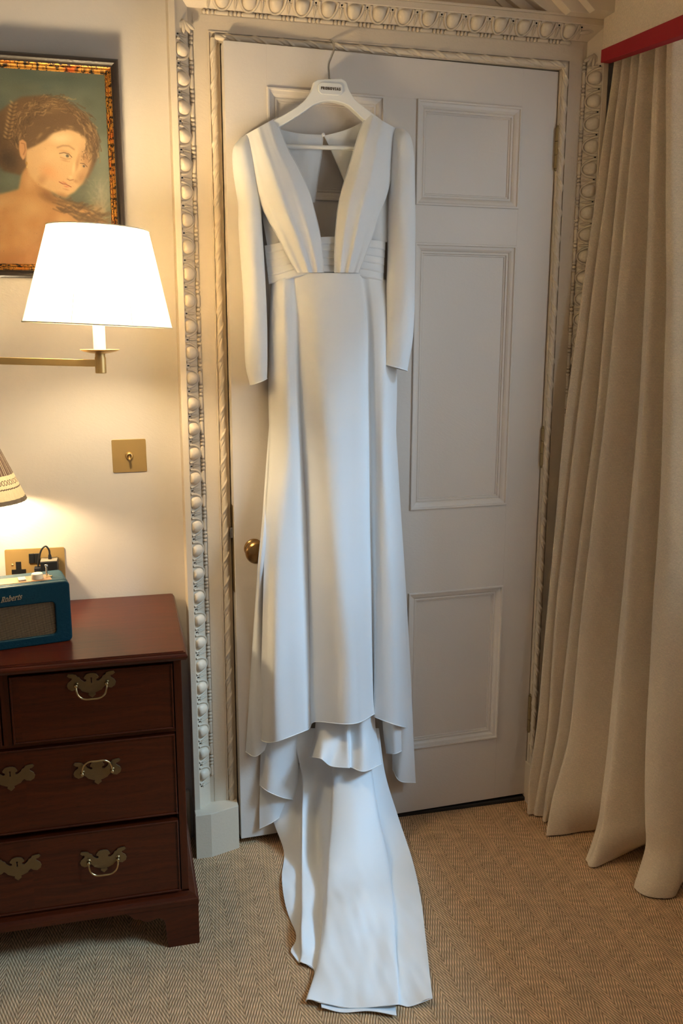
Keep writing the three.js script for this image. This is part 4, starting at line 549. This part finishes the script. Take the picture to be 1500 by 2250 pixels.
// ------------------------------------------------------------------ radio on the chest
{
  const r = thing('radio', 'teal leather-covered portable radio with woven brass grille on the chest', 'radio', [-0.396, CT, 0.295], 0.2);
  const W = 0.25, H = 0.132, D = 0.108;
  const leather = std({ color: lin(0.001, 0.046, 0.074), roughness: 0.5, bumpMap: paintBump, bumpScale: 0.001, specularIntensity: 0.6 });
  // case with an opening for the grille in its front
  const fr = roundRect(-W, 0, 0, H, 0.008), hole = roundRect(-W + 0.028, -0.027, 0.014, 0.094, 0.012);
  fr.holes.push(new THREE.Path(hole.getPoints(10)));
  const front = new THREE.ExtrudeGeometry(fr, { depth: 0.006, bevelEnabled: true, bevelThickness: 0.003, bevelSize: 0.003, bevelSegments: 3, curveSegments: 8 }); front.translate(0, 0.003, -0.009);
  const body = new RoundedBoxGeometry(W + 0.006, H + 0.006, D - 0.010, 4, 0.010); body.translate(-W / 2, H / 2 + 0.003, -D / 2 - 0.006);
  mesh('case', merge([boxUV(front), boxUV(body)]), leather, r);
  const mesh1 = dataTex(256, 256, (u, v) => { const a = Math.sin((u + v) * 32 * Math.PI), b = Math.sin((u - v) * 32 * Math.PI), k = a * b; return k > 0.05 ? mixc([0.55, 0.43, 0.28], [0.98, 0.88, 0.7], k) : [0.2, 0.15, 0.11]; }, true, 1 / 0.075, 1 / 0.075);
  const bump1 = dataTex(256, 256, (u, v) => { const k = Math.sin((u + v) * 32 * Math.PI) * Math.sin((u - v) * 32 * Math.PI); return Math.max(0, k); }, false, 1 / 0.075, 1 / 0.075);
  mesh('grille', box(-W + 0.022, -0.021, 0.012, 0.102, -0.0075, -0.0055, 0), std({ map: mesh1, color: lin(1, 0.95, 0.88), metalness: 0.15, roughness: 0.4, bumpMap: bump1, bumpScale: 0.0008 }), r, 'woven brass grille cloth');
  // script badge
  const font = await new FontLoader().loadAsync('fonts/droid/droid_serif_bold.typeface.json');
  const word = new TextGeometry('Roberts', { font, size: 0.0135, depth: 0.001, curveSegments: 5, bevelEnabled: true, bevelThickness: 0.0003, bevelSize: 0.0002, bevelSegments: 1 });
  word.computeBoundingBox(); word.scale(0.042 / word.boundingBox.max.x, 0.85, 1); word.applyMatrix4(new THREE.Matrix4().makeShear(0, 0, 0.42, 0, 0, 0)); word.rotateZ(0.06);
  const wm = mesh('lettering', word, std({ color: lin(0.75, 0.66, 0.5), metalness: 0.8, roughness: 0.3 }), r, 'metal maker name in slanted letters'); wm.position.set(-0.140, 0.106, 0.0002);
  // controls on the top
  const top = mesh('control_plate', box(-W + 0.02, -0.030, H + 0.0045, H + 0.0072, -0.070, -0.022, 0.001), std({ color: lin(0.36, 0.2, 0.1), metalness: 0.5, roughness: 0.35 }), r, 'copper coloured control plate');
  for (let k = 0; k < 3; k++) mesh('button', box(-0.098, -0.082, H + 0.007, H + 0.0105, -0.058 + k * 0.009, -0.051 + k * 0.009, 0.001), M.cream, top);
  const kb = lathe([[0, 0.0125], [0.0105, 0.0125], [0.012, 0.0112], [0.0128, 0]], 30); kb.translate(-0.058, H + 0.0065, -0.042); mesh('knob', kb, M.cream, top, 'cream tuning knob');
  const an = lathe([[0, 0], [0.0022, 0], [0.0022, 0.021], [0.0036, 0.0215], [0.0036, 0.026], [0, 0.0268]], 14); an.translate(-0.036, H + 0.0055, -0.058); mesh('aerial', an, M.steel, r, 'stub of the folded steel aerial');
  mesh('aerial_base', box(-0.040, -0.026, H + 0.005, H + 0.0085, -0.052, -0.046, 0.001), M.brass, r);
  for (const x of [0.0045, -W - 0.0045]) { const st = lathe([[0, 0.006], [0.004, 0.0055], [0.006, 0.003], [0.0065, 0]], 18); st.rotateZ(x > 0 ? -Math.PI / 2 : Math.PI / 2); st.translate(x > 0 ? 0.003 : -W - 0.003, 0.108, -0.045); const s = mesh('strap_stud', st, M.brass, r); mesh('strap_end', box(x - 0.003, x + 0.003, 0.086, 0.104, -0.050, -0.040, 0.002), std({ color: lin(0.2, 0.06, 0.03), roughness: 0.5 }), s, 'red-brown leather strap end'); }
  mesh('handle', tube([[0.006, 0.1, -0.045], [-W / 2, 0.1, -0.122], [-W - 0.006, 0.1, -0.045]], 0.0035, 30, 8), std({ color: lin(0.16, 0.05, 0.025), roughness: 0.5 }), r, 'leather strap folded behind');
}

// ------------------------------------------------------------------ fittings on the wall
{
  const s = thing('light_switch', 'square brass light switch with a single toggle', 'switch', [-0.2503, 1.0587, WZ]); s.rotation.z = 0.008;
  mesh('plate', new THREE.ExtrudeGeometry(roundRect(-0.0412, 0.0412, -0.0412, 0.0412, 0.003), { depth: 0.0015, bevelEnabled: true, bevelThickness: 0.0006, bevelSize: 0.0006, bevelSegments: 2, curveSegments: 6 }), M.brassDull, s);
  const c = lathe([[0.0052, 0.0088], [0.0075, 0.0085], [0.0085, 0.0068], [0.0092, 0.004], [0.0102, 0.002], [0.0102, 0]], 28); c.rotateX(Math.PI / 2); mesh('collar', c, M.brass, s);
  const t = lathe([[0, 0.019], [0.002, 0.0188], [0.0032, 0.017], [0.0026, 0.008], [0.002, 0]], 18); t.rotateX(Math.PI / 2 + 0.45); t.translate(0, 0, 0.004); mesh('toggle', t, M.brass, s);
}
{
  const s = thing('wall_socket', 'brass double wall socket with black switches behind the radio', 'socket', [-0.4916, 0.787, WZ]); s.rotation.z = -0.012;
  mesh('plate', new THREE.ExtrudeGeometry(roundRect(-0.0705, 0.0705, -0.0425, 0.0455, 0.0035), { depth: 0.0025, bevelEnabled: true, bevelThickness: 0.0006, bevelSize: 0.0006, bevelSegments: 2, curveSegments: 6 }), M.brassDull, s);
  for (const k of [0, 1]) { const b = box(-0.0145 + k * 0.0135, -0.0015 + k * 0.0135, 0.0085, 0.0335, 0.002, 0.0065, 0.0012); b.translate(0, 0, 0); mesh('rocker', b, M.black, s); }
  const holes = (x) => merge([box(x - 0.0065, x + 0.0065, -0.006, 0.0135, 0.0026, 0.0034, 0), box(x - 0.017, x + 0.017, -0.018, -0.006, 0.0026, 0.0034, 0)]);
  mesh('pin_holes', holes(-0.040), M.black, s); mesh('pin_holes', holes(0.036), M.black, s);
  for (const x of [-0.0545, 0.0545]) { const g = lathe([[0, 0.0042], [0.002, 0.004], [0.0028, 0.0028]], 14); g.rotateX(Math.PI / 2); g.translate(x, 0.006, 0.0005); mesh('screw', g, M.brass, s); }
}
{
  const p = thing('power_adapter', 'black plug-in power adapter with a looped cable in the wall socket', 'adapter', [-0.456, 0.79, WZ + 0.0032]);
  mesh('body', box(-0.0205, 0.0205, -0.03, 0.019, 0.0, 0.045, 0.003), M.black, p);
  mesh('top_panel', box(-0.0195, 0.0195, 0.0188, 0.0197, 0.012, 0.0445, 0.0003), std({ color: lin(0.25, 0.22, 0.17), roughness: 0.5 }), p, 'grey upper face');
  const bs = lathe([[0.0045, 0], [0.004, 0.008], [0.003, 0.012]], 14); bs.translate(0.002, 0.0195, 0.024); mesh('cable_grommet', bs, M.black, p);
  mesh('cable', tube([[0.002, 0.028, 0.024], [0.001, 0.043, 0.024], [-0.006, 0.053, 0.025], [-0.015, 0.047, 0.026], [-0.023, 0.026, 0.027], [-0.0265, 0.006, 0.028], [-0.0275, -0.02, 0.03], [-0.0275, -0.05, 0.032]], 0.0023, 60, 8), M.black, p);
  mesh('cable_plug', box(-0.036, -0.019, -0.016, 0.002, 0.018, 0.036, 0.002), std({ color: lin(0.02, 0.022, 0.03), roughness: 0.3 }), p);
}

// ------------------------------------------------------------------ swing-arm wall lamp
{
  const L = thing('swing_arm_lamp', 'lit brass swing-arm wall lamp with a cream tapered shade', 'lamp', [-0.303, 1.281, 0.33]);
  // holder, pan and candle sleeve
  mesh('lamp_holder', lathe([[0, 0], [0.0105, 0], [0.0112, 0.001], [0.0112, 0.009], [0.0106, 0.0095], [0.0112, 0.010], [0.0112, 0.032], [0.0100, 0.034], [0.0100, 0.040], [0.008, 0.042], [0, 0.042]], 32), M.brass, L);
  mesh('drip_pan', lathe([[0.008, 0.0395], [0.020, 0.0412], [0.034, 0.0445], [0.0395, 0.0475], [0.0396, 0.0485], [0.033, 0.0458], [0.02, 0.0432], [0.008, 0.042]], 40), M.brass, L);
  mesh('candle_sleeve', lathe([[0.0122, 0.043], [0.0122, 0.155], [0.010, 0.156], [0.006, 0.156]], 28), std({ color: lin(0.86, 0.84, 0.78), roughness: 0.5 }), L);
  const bulb = mesh('light_bulb', lathe([[0, 0.252], [0.008, 0.250], [0.016, 0.243], [0.021, 0.231], [0.0225, 0.219], [0.021, 0.205], [0.016, 0.190], [0.0115, 0.175], [0.0105, 0.158], [0, 0.157]], 28), std({ color: lin(0.9, 0.85, 0.75), emissive: lin(1.0, 0.80, 0.50), emissiveIntensity: 0.6, roughness: 0.4 }), L);
  const bl = new THREE.PointLight(lin(1.0, 0.80, 0.50), 0.31); bl.name = 'lamp_light'; bl.position.set(0, 0.216, 0); bl.castShadow = true; bl.shadow.radius = 2.0; L.add(bl);
  // shade, tilted a little
  const silk = std({ color: lin(0.92, 0.82, 0.62), roughness: 1, transmission: 0.6, thickness: 0, side: THREE.DoubleSide });
  const sh = new THREE.Group(); sh.name = 'lamp_shade'; sh.position.set(0.0005, 0.097, 0); sh.rotation.z = -0.043; L.add(sh);
  const HS = 0.190, RB = 0.148, RT = 0.0995;
  const cover = new THREE.CylinderGeometry(RT, RB, HS, 72, 1, true); cover.translate(0, HS / 2, 0);
  mesh('shade_cover', cover, silk, sh);
  const ring = (r, y, w) => { const g = new THREE.TorusGeometry(r, w, 6, 72); g.rotateX(Math.PI / 2); g.translate(0, y, 0); return g; };
  const bind = std({ color: lin(0.82, 0.74, 0.56), roughness: 0.9 });
  mesh('shade_binding', ring(RB, 0.0008, 0.0013), bind, sh); mesh('shade_binding', ring(RT, HS - 0.0005, 0.0013), bind, sh);
  const ribs = []; for (let k = 0; k < 8; k++) { const a = k / 8 * Math.PI * 2 + 0.33; ribs.push(tube([[RB * Math.cos(a) * 0.997, 0, RB * Math.sin(a) * 0.997], [RT * Math.cos(a) * 0.997, HS, RT * Math.sin(a) * 0.997]], 0.0005, 2, 6)); }
  for (const g of ribs) mesh('shade_rib', g, M.cream, sh);
  mesh('shade_fitter', merge([...[0, 1, 2].map((k) => { const a = k / 3 * Math.PI * 2 + 0.6; return tube([[0.012 * Math.cos(a), HS - 0.12, 0.012 * Math.sin(a)], [RT * Math.cos(a), HS - 0.012, RT * Math.sin(a)]], 0.0012, 4, 6); }), ring(0.012, HS - 0.12, 0.0014)]), M.brass, sh);
  // arm to the wall
  const arm = new RoundedBoxGeometry(0.31, 0.0142, 0.0142, 1, 0.0008); arm.translate(-0.155, 0, 0);
  const a1 = mesh('arm', arm, M.brass, L); a1.position.set(-0.006, 0.0205, 0); a1.rotation.set(0, -0.06, -0.03);
  const a2g = new RoundedBoxGeometry(0.34, 0.0142, 0.0142, 1, 0.0008); a2g.translate(-0.17, 0, 0);
  const a2 = mesh('arm', a2g, M.brass, L); a2.position.set(-0.312, 0.030, -0.02); a2.rotation.set(0, 1.45, 0);
  const jt = new THREE.CylinderGeometry(0.0115, 0.0115, 0.032, 20); const jm = mesh('arm_joint', jt, M.brass, L); jm.position.set(-0.312, 0.030, -0.02);
  const bp = lathe([[0, 0.016], [0.018, 0.015], [0.022, 0.010], [0.045, 0.006], [0.048, 0]], 36); bp.rotateX(Math.PI / 2); const bpm = mesh('wall_plate', bp, M.brass, L); bpm.position.set(-0.353, 0.030, WZ - 0.33);
}
// ------------------------------------------------------------------ small pleated lamp beside the radio
{
  const L = thing('table_lamp', 'small table lamp with a pleated brown and cream patterned shade', 'lamp', [-0.594, CT, 0.105]);
  mesh('lamp_base', lathe([[0, 0], [0.05, 0], [0.052, 0.006], [0.047, 0.012], [0.02, 0.018], [0.012, 0.03], [0.016, 0.05], [0.026, 0.09], [0.02, 0.13], [0.009, 0.17], [0.007, 0.2], [0.011, 0.205], [0.011, 0.26], [0, 0.262]], 36), M.brassOld, L);
  const cv = document.createElement('canvas'); cv.width = 1024; cv.height = 512; const x = cv.getContext('2d');
  x.fillStyle = '#cbb795'; x.fillRect(0, 0, 1024, 512);
  const n = 128;
  for (let k = 0; k < n; k++) { const px = k * 8; x.fillStyle = ['#4a382d', '#5d4a40', '#3b2c25', '#6b574b'][(k * 7) % 4]; if (k % 4 !== 3) x.fillRect(px, 0, 8.2, 300); else { x.fillStyle = '#e2d2b4'; x.fillRect(px, 60, 4, 240); x.fillStyle = '#2e211c'; x.fillRect(px + 4, 0, 4, 300); } }
  x.strokeStyle = '#3a2a20'; x.lineWidth = 5;
  for (let k = 0; k < 32; k++) { x.beginPath(); x.ellipse(k * 32 + 16, 350, 12, 17, 0, 0, 7); x.stroke(); }
  x.fillStyle = '#33251d'; for (let k = 0; k < 128; k++) x.fillRect(k * 8, 392 + (k % 3) * 2, 7, 9);
  x.fillStyle = '#5a5044'; x.fillRect(0, 480, 1024, 32);
  for (let k = 0; k < 900; k++) { x.fillStyle = `rgba(60,40,25,${0.12 * rnd()})`; x.fillRect(rnd() * 1024, 400 + rnd() * 80, 2, 20 * rnd()); }
  const map = new THREE.CanvasTexture(cv); map.colorSpace = THREE.SRGBColorSpace;
  const HS = 0.15, RB = 0.106, RT = 0.042, g = surface(288, 8, (u, v) => { const a = u * 2 * Math.PI, r = RT + (RB - RT) * v, p = 1 + 0.009 * Math.asin(Math.sin(a * 36)) / 1.57; return V(r * p * Math.cos(a), HS * (1 - v), r * p * Math.sin(a)); }, true);
  const uv = g.attributes.uv; for (let j = 0; j <= 8; j++) for (let i = 0; i <= 288; i++) uv.setXY(j * 289 + i, i / 288 * 2, 1 - j / 8);
  map.wrapS = THREE.RepeatWrapping;
  const sh = mesh('lamp_shade', g, std({ map, roughness: 0.95, transmission: 0.03, thickness: 0, side: THREE.DoubleSide }), L, 'pleated brown and cream shade'); sh.position.y = 0.288;
  const b2 = mesh('light_bulb', new THREE.SphereGeometry(0.018, 20, 14), std({ color: lin(0.9, 0.85, 0.75), emissive: lin(1.0, 0.80, 0.50), emissiveIntensity: 0.3 }), L); b2.position.y = 0.335;
  const bl = new THREE.PointLight(lin(1.0, 0.80, 0.50), 0.16); bl.name = 'table_lamp_light'; bl.position.y = 0.335; bl.castShadow = true; L.add(bl);
}

// ------------------------------------------------------------------ framed painting
{
  const P = thing('framed_painting', 'old painting of a young woman in a worn black and gilt frame', 'painting', [-0.433, 1.488, WZ]);
  P.rotation.x = 0.045; 
  const w = 0.198, H = 0.484;
  const gilt = dataTex(512, 512, (u, v) => {
    const n = noise.noise(u * 26, v * 26, 2) + 0.6 * noise.noise(u * 90, v * 90, 5) + 0.35 * (rnd() - 0.5), red = noise.noise(u * 7, v * 7, 9);
    return n > 0.12 ? [0.10, 0.07, 0.045] : mixc([0.72, 0.50, 0.20], [0.70, 0.33, 0.10], Math.max(0, Math.min(1, red * 2.2)));
  }, true, 1 / 0.22, 1 / 0.22);
  mesh('frame', mouldLoop(-w, 0, w, H, [[0, 0.004], [0, 0.022], [0.0015, 0.026], [0.005, 0.029], [0.010, 0.0295], [0.014, 0.026], [0.0155, 0.022], [0.018, 0.0215]]), std({ color: lin(0.022, 0.014, 0.010), roughness: 0.33, clearcoat: 0.4, clearcoatRoughness: 0.3, bumpMap: paintBump, bumpScale: 0.0006 }), P, 'black lacquered outer moulding');
  mesh('gilt_slip', mouldLoop(-w, 0, w, H, [[0.0165, 0.0205], [0.0185, 0.0215], [0.0205, 0.020], [0.0212, 0.0175], [0.024, 0.0178], [0.0262, 0.0155], [0.0268, 0.013], [0.030, 0.0128], [0.032, 0.009]]), std({ map: gilt, metalness: 0.55, roughness: 0.4, bumpMap: paintBump, bumpScale: 0.0008 }), P, 'worn gilt inner moulding');
  mesh('backing', box(-w + 0.004, w - 0.004, 0.004, H - 0.004, 0.002, 0.006, 0), M.dark, P);
  // the painted surface: soft strokes laid over one another
  const cw = 680, ch = 860, cv = document.createElement('canvas'); cv.width = cw; cv.height = ch; const x = cv.getContext('2d');
  const X0 = -0.603, PW = 0.340, Y0 = 1.516, PH = 0.428;
  const at = (px, py) => { const wx = -0.5231 + 0.0339 * (608 - py) / 491 + px * 0.00098, wy = 1.9385 - (py - 165) * 0.001015; return [(wx - X0) / PW * cw, (1 - (wy - Y0) / PH) * ch]; };
  const sc = 0.00098 / PW * cw;
  const blob = (px, py, rx, ry, rot, col, a, hard = 0.15) => {
    const [cx, cy] = at(px, py); x.save(); x.translate(cx, cy); x.rotate(rot); x.scale(rx * sc, ry * sc);
    const g = x.createRadialGradient(0, 0, 0, 0, 0, 1); g.addColorStop(0, `rgba(${col},${a})`); g.addColorStop(hard, `rgba(${col},${a})`); g.addColorStop(1, `rgba(${col},0)`);
    x.fillStyle = g; x.beginPath(); x.arc(0, 0, 1, 0, 7); x.fill(); x.restore();
  };
  const poly = (pts, col, blur) => { x.save(); x.filter = `blur(${blur}px)`; x.fillStyle = `rgb(${col})`; x.beginPath(); pts.forEach((p, i) => { const [a, b] = at(...p); i ? x.lineTo(a, b) : x.moveTo(a, b); }); x.closePath(); x.fill(); x.restore(); };
  const line = (pts, col, wd, a = 1, blur = 1.2) => { x.save(); if (blur > 1) x.filter = `blur(${blur}px)`; x.strokeStyle = `rgba(${col},${a})`; x.lineWidth = wd * sc; x.lineCap = 'round'; x.lineJoin = 'round'; x.beginPath(); pts.forEach((p, i) => { const [c, d] = at(...p); i ? x.lineTo(c, d) : x.moveTo(c, d); }); x.stroke(); x.restore(); };
  // ground: dull blue-green sky with broken cloud
  x.fillStyle = 'rgb(94,100,84)'; x.fillRect(0, 0, cw, ch);
  for (let k = 0; k < 150; k++) blob(rnd() * 330 - 110, 150 + rnd() * 330, 18 + rnd() * 46, 7 + rnd() * 18, rnd() * 0.8 - 0.3, ['66,80,72', '104,110,92', '126,124,102', '80,82,62', '74,92,88'][k % 5], 0.12 + 0.16 * rnd());
  blob(120, 178, 150, 26, 0, '62,76,68', 0.5); blob(232, 420, 46, 90, 0.1, '150,150,128', 0.7); blob(215, 470, 60, 24, 0, '160,156,132', 0.6); blob(226, 330, 34, 50, 0, '132,136,116', 0.6); blob(30, 398, 60, 30, 0, '112,120,104', 0.7);
  for (let k = 0; k < 60; k++) line([[190 + rnd() * 50, 380 + rnd() * 100], [215 + rnd() * 40, 380 + rnd() * 100]], '178,172,146', 1.5 + rnd() * 3, 0.12, 2);
  // shoulders, back and neck
  poly([[-100, 462], [-20, 432], [40, 414], [48, 372], [64, 352], [96, 396], [118, 424], [150, 436], [196, 452], [250, 486], [250, 640], [-100, 640]], '190,142,90', 5);
  for (let k = 0; k < 170; k++) blob(rnd() * 340 - 100, 450 + rnd() * 160, 14 + rnd() * 34, 8 + rnd() * 18, rnd() * 3, ['206,162,108', '176,118,66', '196,138,80', '162,100,50', '214,176,124'][k % 5], 0.16);
  blob(-6, 446, 60, 22, -0.3, '216,176,124', 0.6); blob(70, 452, 44, 30, 0.3, '214,174,122', 0.55); blob(150, 500, 54, 26, 0.2, '212,170,116', 0.5); blob(30, 575, 120, 40, 0, '160,96,46', 0.5); blob(105, 500, 20, 50, 0.5, '150,104,62', 0.35);
  blob(64, 396, 16, 30, 0.2, '212,168,118', 0.6); blob(102, 420, 30, 20, 0.7, '140,96,58', 0.65); blob(118, 436, 40, 14, 0.35, '122,86,52', 0.6);
  // loose hair and drapery on the far shoulder
  for (let k = 0; k < 120; k++) { const t = rnd(), px = 112 + t * 120, py = 436 + t * 44 + (rnd() - 0.5) * 34; line([[px, py], [px + 10 + rnd() * 10, py + 2 + rnd() * 8], [px + 24 + rnd() * 12, py + (rnd() - 0.3) * 16]], ['92,68,42', '116,86,54', '140,108,70', '78,58,38'][k % 4], 2 + rnd() * 4, 0.35, 1.5); }
  // mass of the hair
  poly([[-12, 262], [15, 240], [47, 220], [100, 213], [143, 221], [187, 247], [213, 277], [221, 310], [217, 340], [206, 366], [194, 386], [184, 372], [186, 320], [150, 296], [112, 304], [84, 330], [64, 356], [44, 384], [8, 376], [-20, 340]], '104,78,50', 5);
  blob(16, 352, 34, 34, 0.2, '62,46,30', 0.85); blob(-14, 300, 36, 60, 0, '80,60,38', 0.7); blob(98, 240, 60, 18, -0.1, '146,116,76', 0.55); blob(196, 300, 22, 44, 0.35, '112,84,54', 0.6);
  // face
  poly([[56, 330], [74, 322], [88, 314], [104, 304], [118, 292], [144, 281], [172, 286], [190, 300], [202, 322], [203, 346], [196, 370], [184, 396], [166, 416], [146, 428], [128, 424], [108, 414], [84, 404], [64, 384], [56, 356]], '212,172,122', 4);
  blob(132, 302, 34, 17, -0.1, '232,204,158', 0.75); blob(112, 340, 26, 22, 0.1, '220,184,134', 0.5); blob(106, 374, 26, 22, 0.3, '216,150,98', 0.6); blob(126, 384, 20, 16, 0.2, '222,166,114', 0.5); blob(190, 344, 18, 46, -0.1, '160,118,78', 0.75); blob(182, 384, 16, 24, 0.4, '160,114,74', 0.7); blob(176, 316, 22, 20, 0.2, '204,166,120', 0.5); blob(138, 424, 26, 9, 0.25, '172,122,78', 0.6); blob(92, 392, 14, 22, 0.6, '180,132,86', 0.6); blob(150, 412, 12, 6, 0.2, '224,180,130', 0.5);
  // strands
  for (let k = 0; k < 420; k++) {
    const t = rnd(), a = 3.0 + t * 3.5, rr = 0.72 + rnd() * 0.34, px = 122 + Math.cos(a) * 96 * rr, py = 316 + Math.sin(a) * 100 * rr;
    if (px > 84 && px < 190 && py > 296) continue;
    const b = a + 1.57 + (rnd() - 0.5) * 0.9, l = 6 + rnd() * 14, c = (rnd() - 0.5) * 8;
    line([[px, py], [px + Math.cos(b) * l * 0.5 + c, py + Math.sin(b) * l * 0.5 + c], [px + Math.cos(b) * l, py + Math.sin(b) * l]], ['74,54,34', '104,78,48', '140,108,70', '168,136,92', '90,66,40'][k % 5], 1.2 + rnd() * 2.6, 0.42, 0.9);
  }
  for (let k = 0; k < 90; k++) { const t = rnd(), a = 3.35 + t * 3.1, px = 138 + Math.cos(a) * (58 + rnd() * 12), py = 330 + Math.sin(a) * (46 + rnd() * 12); blob(px, py, 3 + rnd() * 7, 2 + rnd() * 4, a + 1 + rnd(), k % 3 ? '112,84,52' : '176,142,96', 0.38); }
  // plait
  for (let k = 0; k < 10; k++) { const px = 30 - k * 1.6, py = 232 + k * 8; blob(px - 5, py, 7, 4, 0.8, '172,140,94', 0.75); blob(px + 5, py + 3, 7, 4, -0.8, '150,118,76', 0.75); line([[px - 9, py + 5], [px, py + 7], [px + 9, py + 5]], '70,50,32', 1.6, 0.7, 0.8); }
  // ear and earring
  poly([[42, 312], [49, 308], [57, 314], [59, 330], [55, 346], [50, 352], [44, 344], [41, 328]], '198,146,98', 2); line([[46, 316], [53, 317], [55, 330], [51, 340]], '140,92,58', 2.4, 0.6, 1.2); blob(50, 346, 4, 5, 0, '214,164,114', 0.7); blob(58, 358, 2.6, 5, 0, '176,132,62', 0.9, 0.5); blob(59, 366, 2, 3, 0, '216,180,112', 0.8, 0.5);
  // brows, eyes, nose, mouth
  line([[126, 322], [138, 317], [152, 317], [164, 324]], '128,94,62', 3.2, 0.5, 2.2); line([[181, 338], [191, 340], [199, 347]], '118,86,56', 3, 0.5, 2.2);
  blob(144, 330, 18, 5, 0.2, '186,142,98', 0.55); blob(144, 338, 12, 4.6, 0.25, '196,182,152', 0.75); blob(149, 338.5, 4.6, 4.6, 0, '78,72,60', 0.9, 0.45); line([[131, 334], [141, 332], [152, 334], [159, 341]], '92,64,42', 1.9, 0.75, 0.9); line([[133, 342], [145, 345.5], [157, 344]], '150,108,74', 1.8, 0.6, 1.3); blob(144, 349, 14, 3.5, 0.2, '168,122,82', 0.45);
  blob(186, 359, 7, 3.6, 0.4, '176,156,124', 0.7); blob(186.5, 359, 3.4, 3.6, 0, '74,64,52', 0.85, 0.45); line([[178, 353], [187, 353.5], [194, 360]], '92,64,42', 1.7, 0.7, 0.9);
  blob(172, 352, 6, 24, 0.22, '158,112,72', 0.55); blob(163, 366, 5, 20, 0.2, '232,200,152', 0.55); blob(157, 384, 7, 6, 0, '232,192,142', 0.7); line([[149, 388], [155, 391], [163, 389]], '132,82,52', 2, 0.65, 1.2); blob(168, 392, 8, 6, 0.3, '164,116,76', 0.5);
  line([[131, 395], [139, 399], [146, 399.5], [158, 405]], '140,66,46', 2, 0.8, 0.9); blob(142, 396, 9, 2.6, 0.25, '190,112,82', 0.7); blob(147, 404.5, 8, 3.2, 0.2, '204,122,90', 0.75); blob(147, 411, 10, 3, 0.2, '168,118,78', 0.5);
  // surface of old paint
  for (let k = 0; k < 5200; k++) { x.fillStyle = `rgba(${rnd() < 0.5 ? '40,30,20' : '220,200,160'},${0.10 * rnd()})`; x.fillRect(rnd() * cw, rnd() * ch, 1 + 4 * rnd(), 1 + 2 * rnd()); }
  for (let k = 0; k < 30; k++) { x.fillStyle = 'rgba(30,20,12,0.6)'; x.fillRect(rnd() * cw, rnd() * ch, 1 + 3 * rnd(), 1 + 2 * rnd()); }
  const map = new THREE.CanvasTexture(cv); map.colorSpace = THREE.SRGBColorSpace;
  const g = new THREE.BoxGeometry(PW, PH, 0.003); g.translate(X0 + PW / 2 + 0.433, Y0 + PH / 2 - 1.488, 0.0075);
  mesh('canvas', g, std({ map, color: lin(0.72, 0.72, 0.72), roughness: 0.5, clearcoat: 0.15, clearcoatRoughness: 0.4, bumpMap: paintBump, bumpScale: 0.0006 }), P, 'oil painting of a young woman looking down over her shoulder');
}

// ------------------------------------------------------------------ curtain and pelmet
{
  const c = thing('curtain', 'heavy oatmeal linen curtain falling in deep folds to the carpet', 'curtain', [0.98, FL, 0.25]);
  mesh('drop', cloth(DATA.curtain, 380, 190, (p, u, v) => { p.x += 0.003 * noise.noise(p.z * 24, p.y * 2.2, 3); p.z += 0.003 * noise.noise(p.x * 24, p.y * 2.4, 7); }).translate(-0.98, -FL, -0.25), M.linen, c);
}
{
  const p = thing('pelmet', 'oatmeal linen pelmet over the curtain with a red bottom band', 'pelmet', [0.955, 2.0, 0.05]);
  const z1 = 2.05, ys = (z) => 2.036 - 0.101 * Math.min(z - 0.05, 0.42), up = (z) => ys(z) + 0.0272 + 0.032 * Math.min(z - 0.05, 0.42);
  const panel = (lo, hi, x0, th) => { const pts = []; for (let k = 0; k <= 20; k++) { const z = 0.052 + (z1 - 0.052) * k / 20; pts.push([z, lo(z)]); } for (let k = 20; k >= 0; k--) { const z = 0.052 + (z1 - 0.052) * k / 20; pts.push([z, hi(z)]); } const g = extrude(pts, th, 0.0015); g.rotateY(-Math.PI / 2); g.translate(x0 + th, 0, 0); return boxUV(g).translate(-0.955, -2.0, -0.05); };
  mesh('pelmet_face', panel((z) => up(z) - 0.002, () => 2.6, 0.957, 0.02), M.linen, p);
  mesh('red_band', panel(ys, up, 0.9545, 0.025), M.redTrim, p, 'red woollen band along the lower edge');
  mesh('pelmet_top', box(0.957, RX - 0.004, 2.59, 2.615, 0.052, z1, 0.001).translate(-0.955, -2.0, -0.05), M.linen, p);
  mesh('pelmet_return', box(0.98, RX - 0.004, 2.02, 2.59, z1 - 0.02, z1, 0.001).translate(-0.955, -2.0, -0.05), M.linen, p);
}

renderer.render(scene, camera);
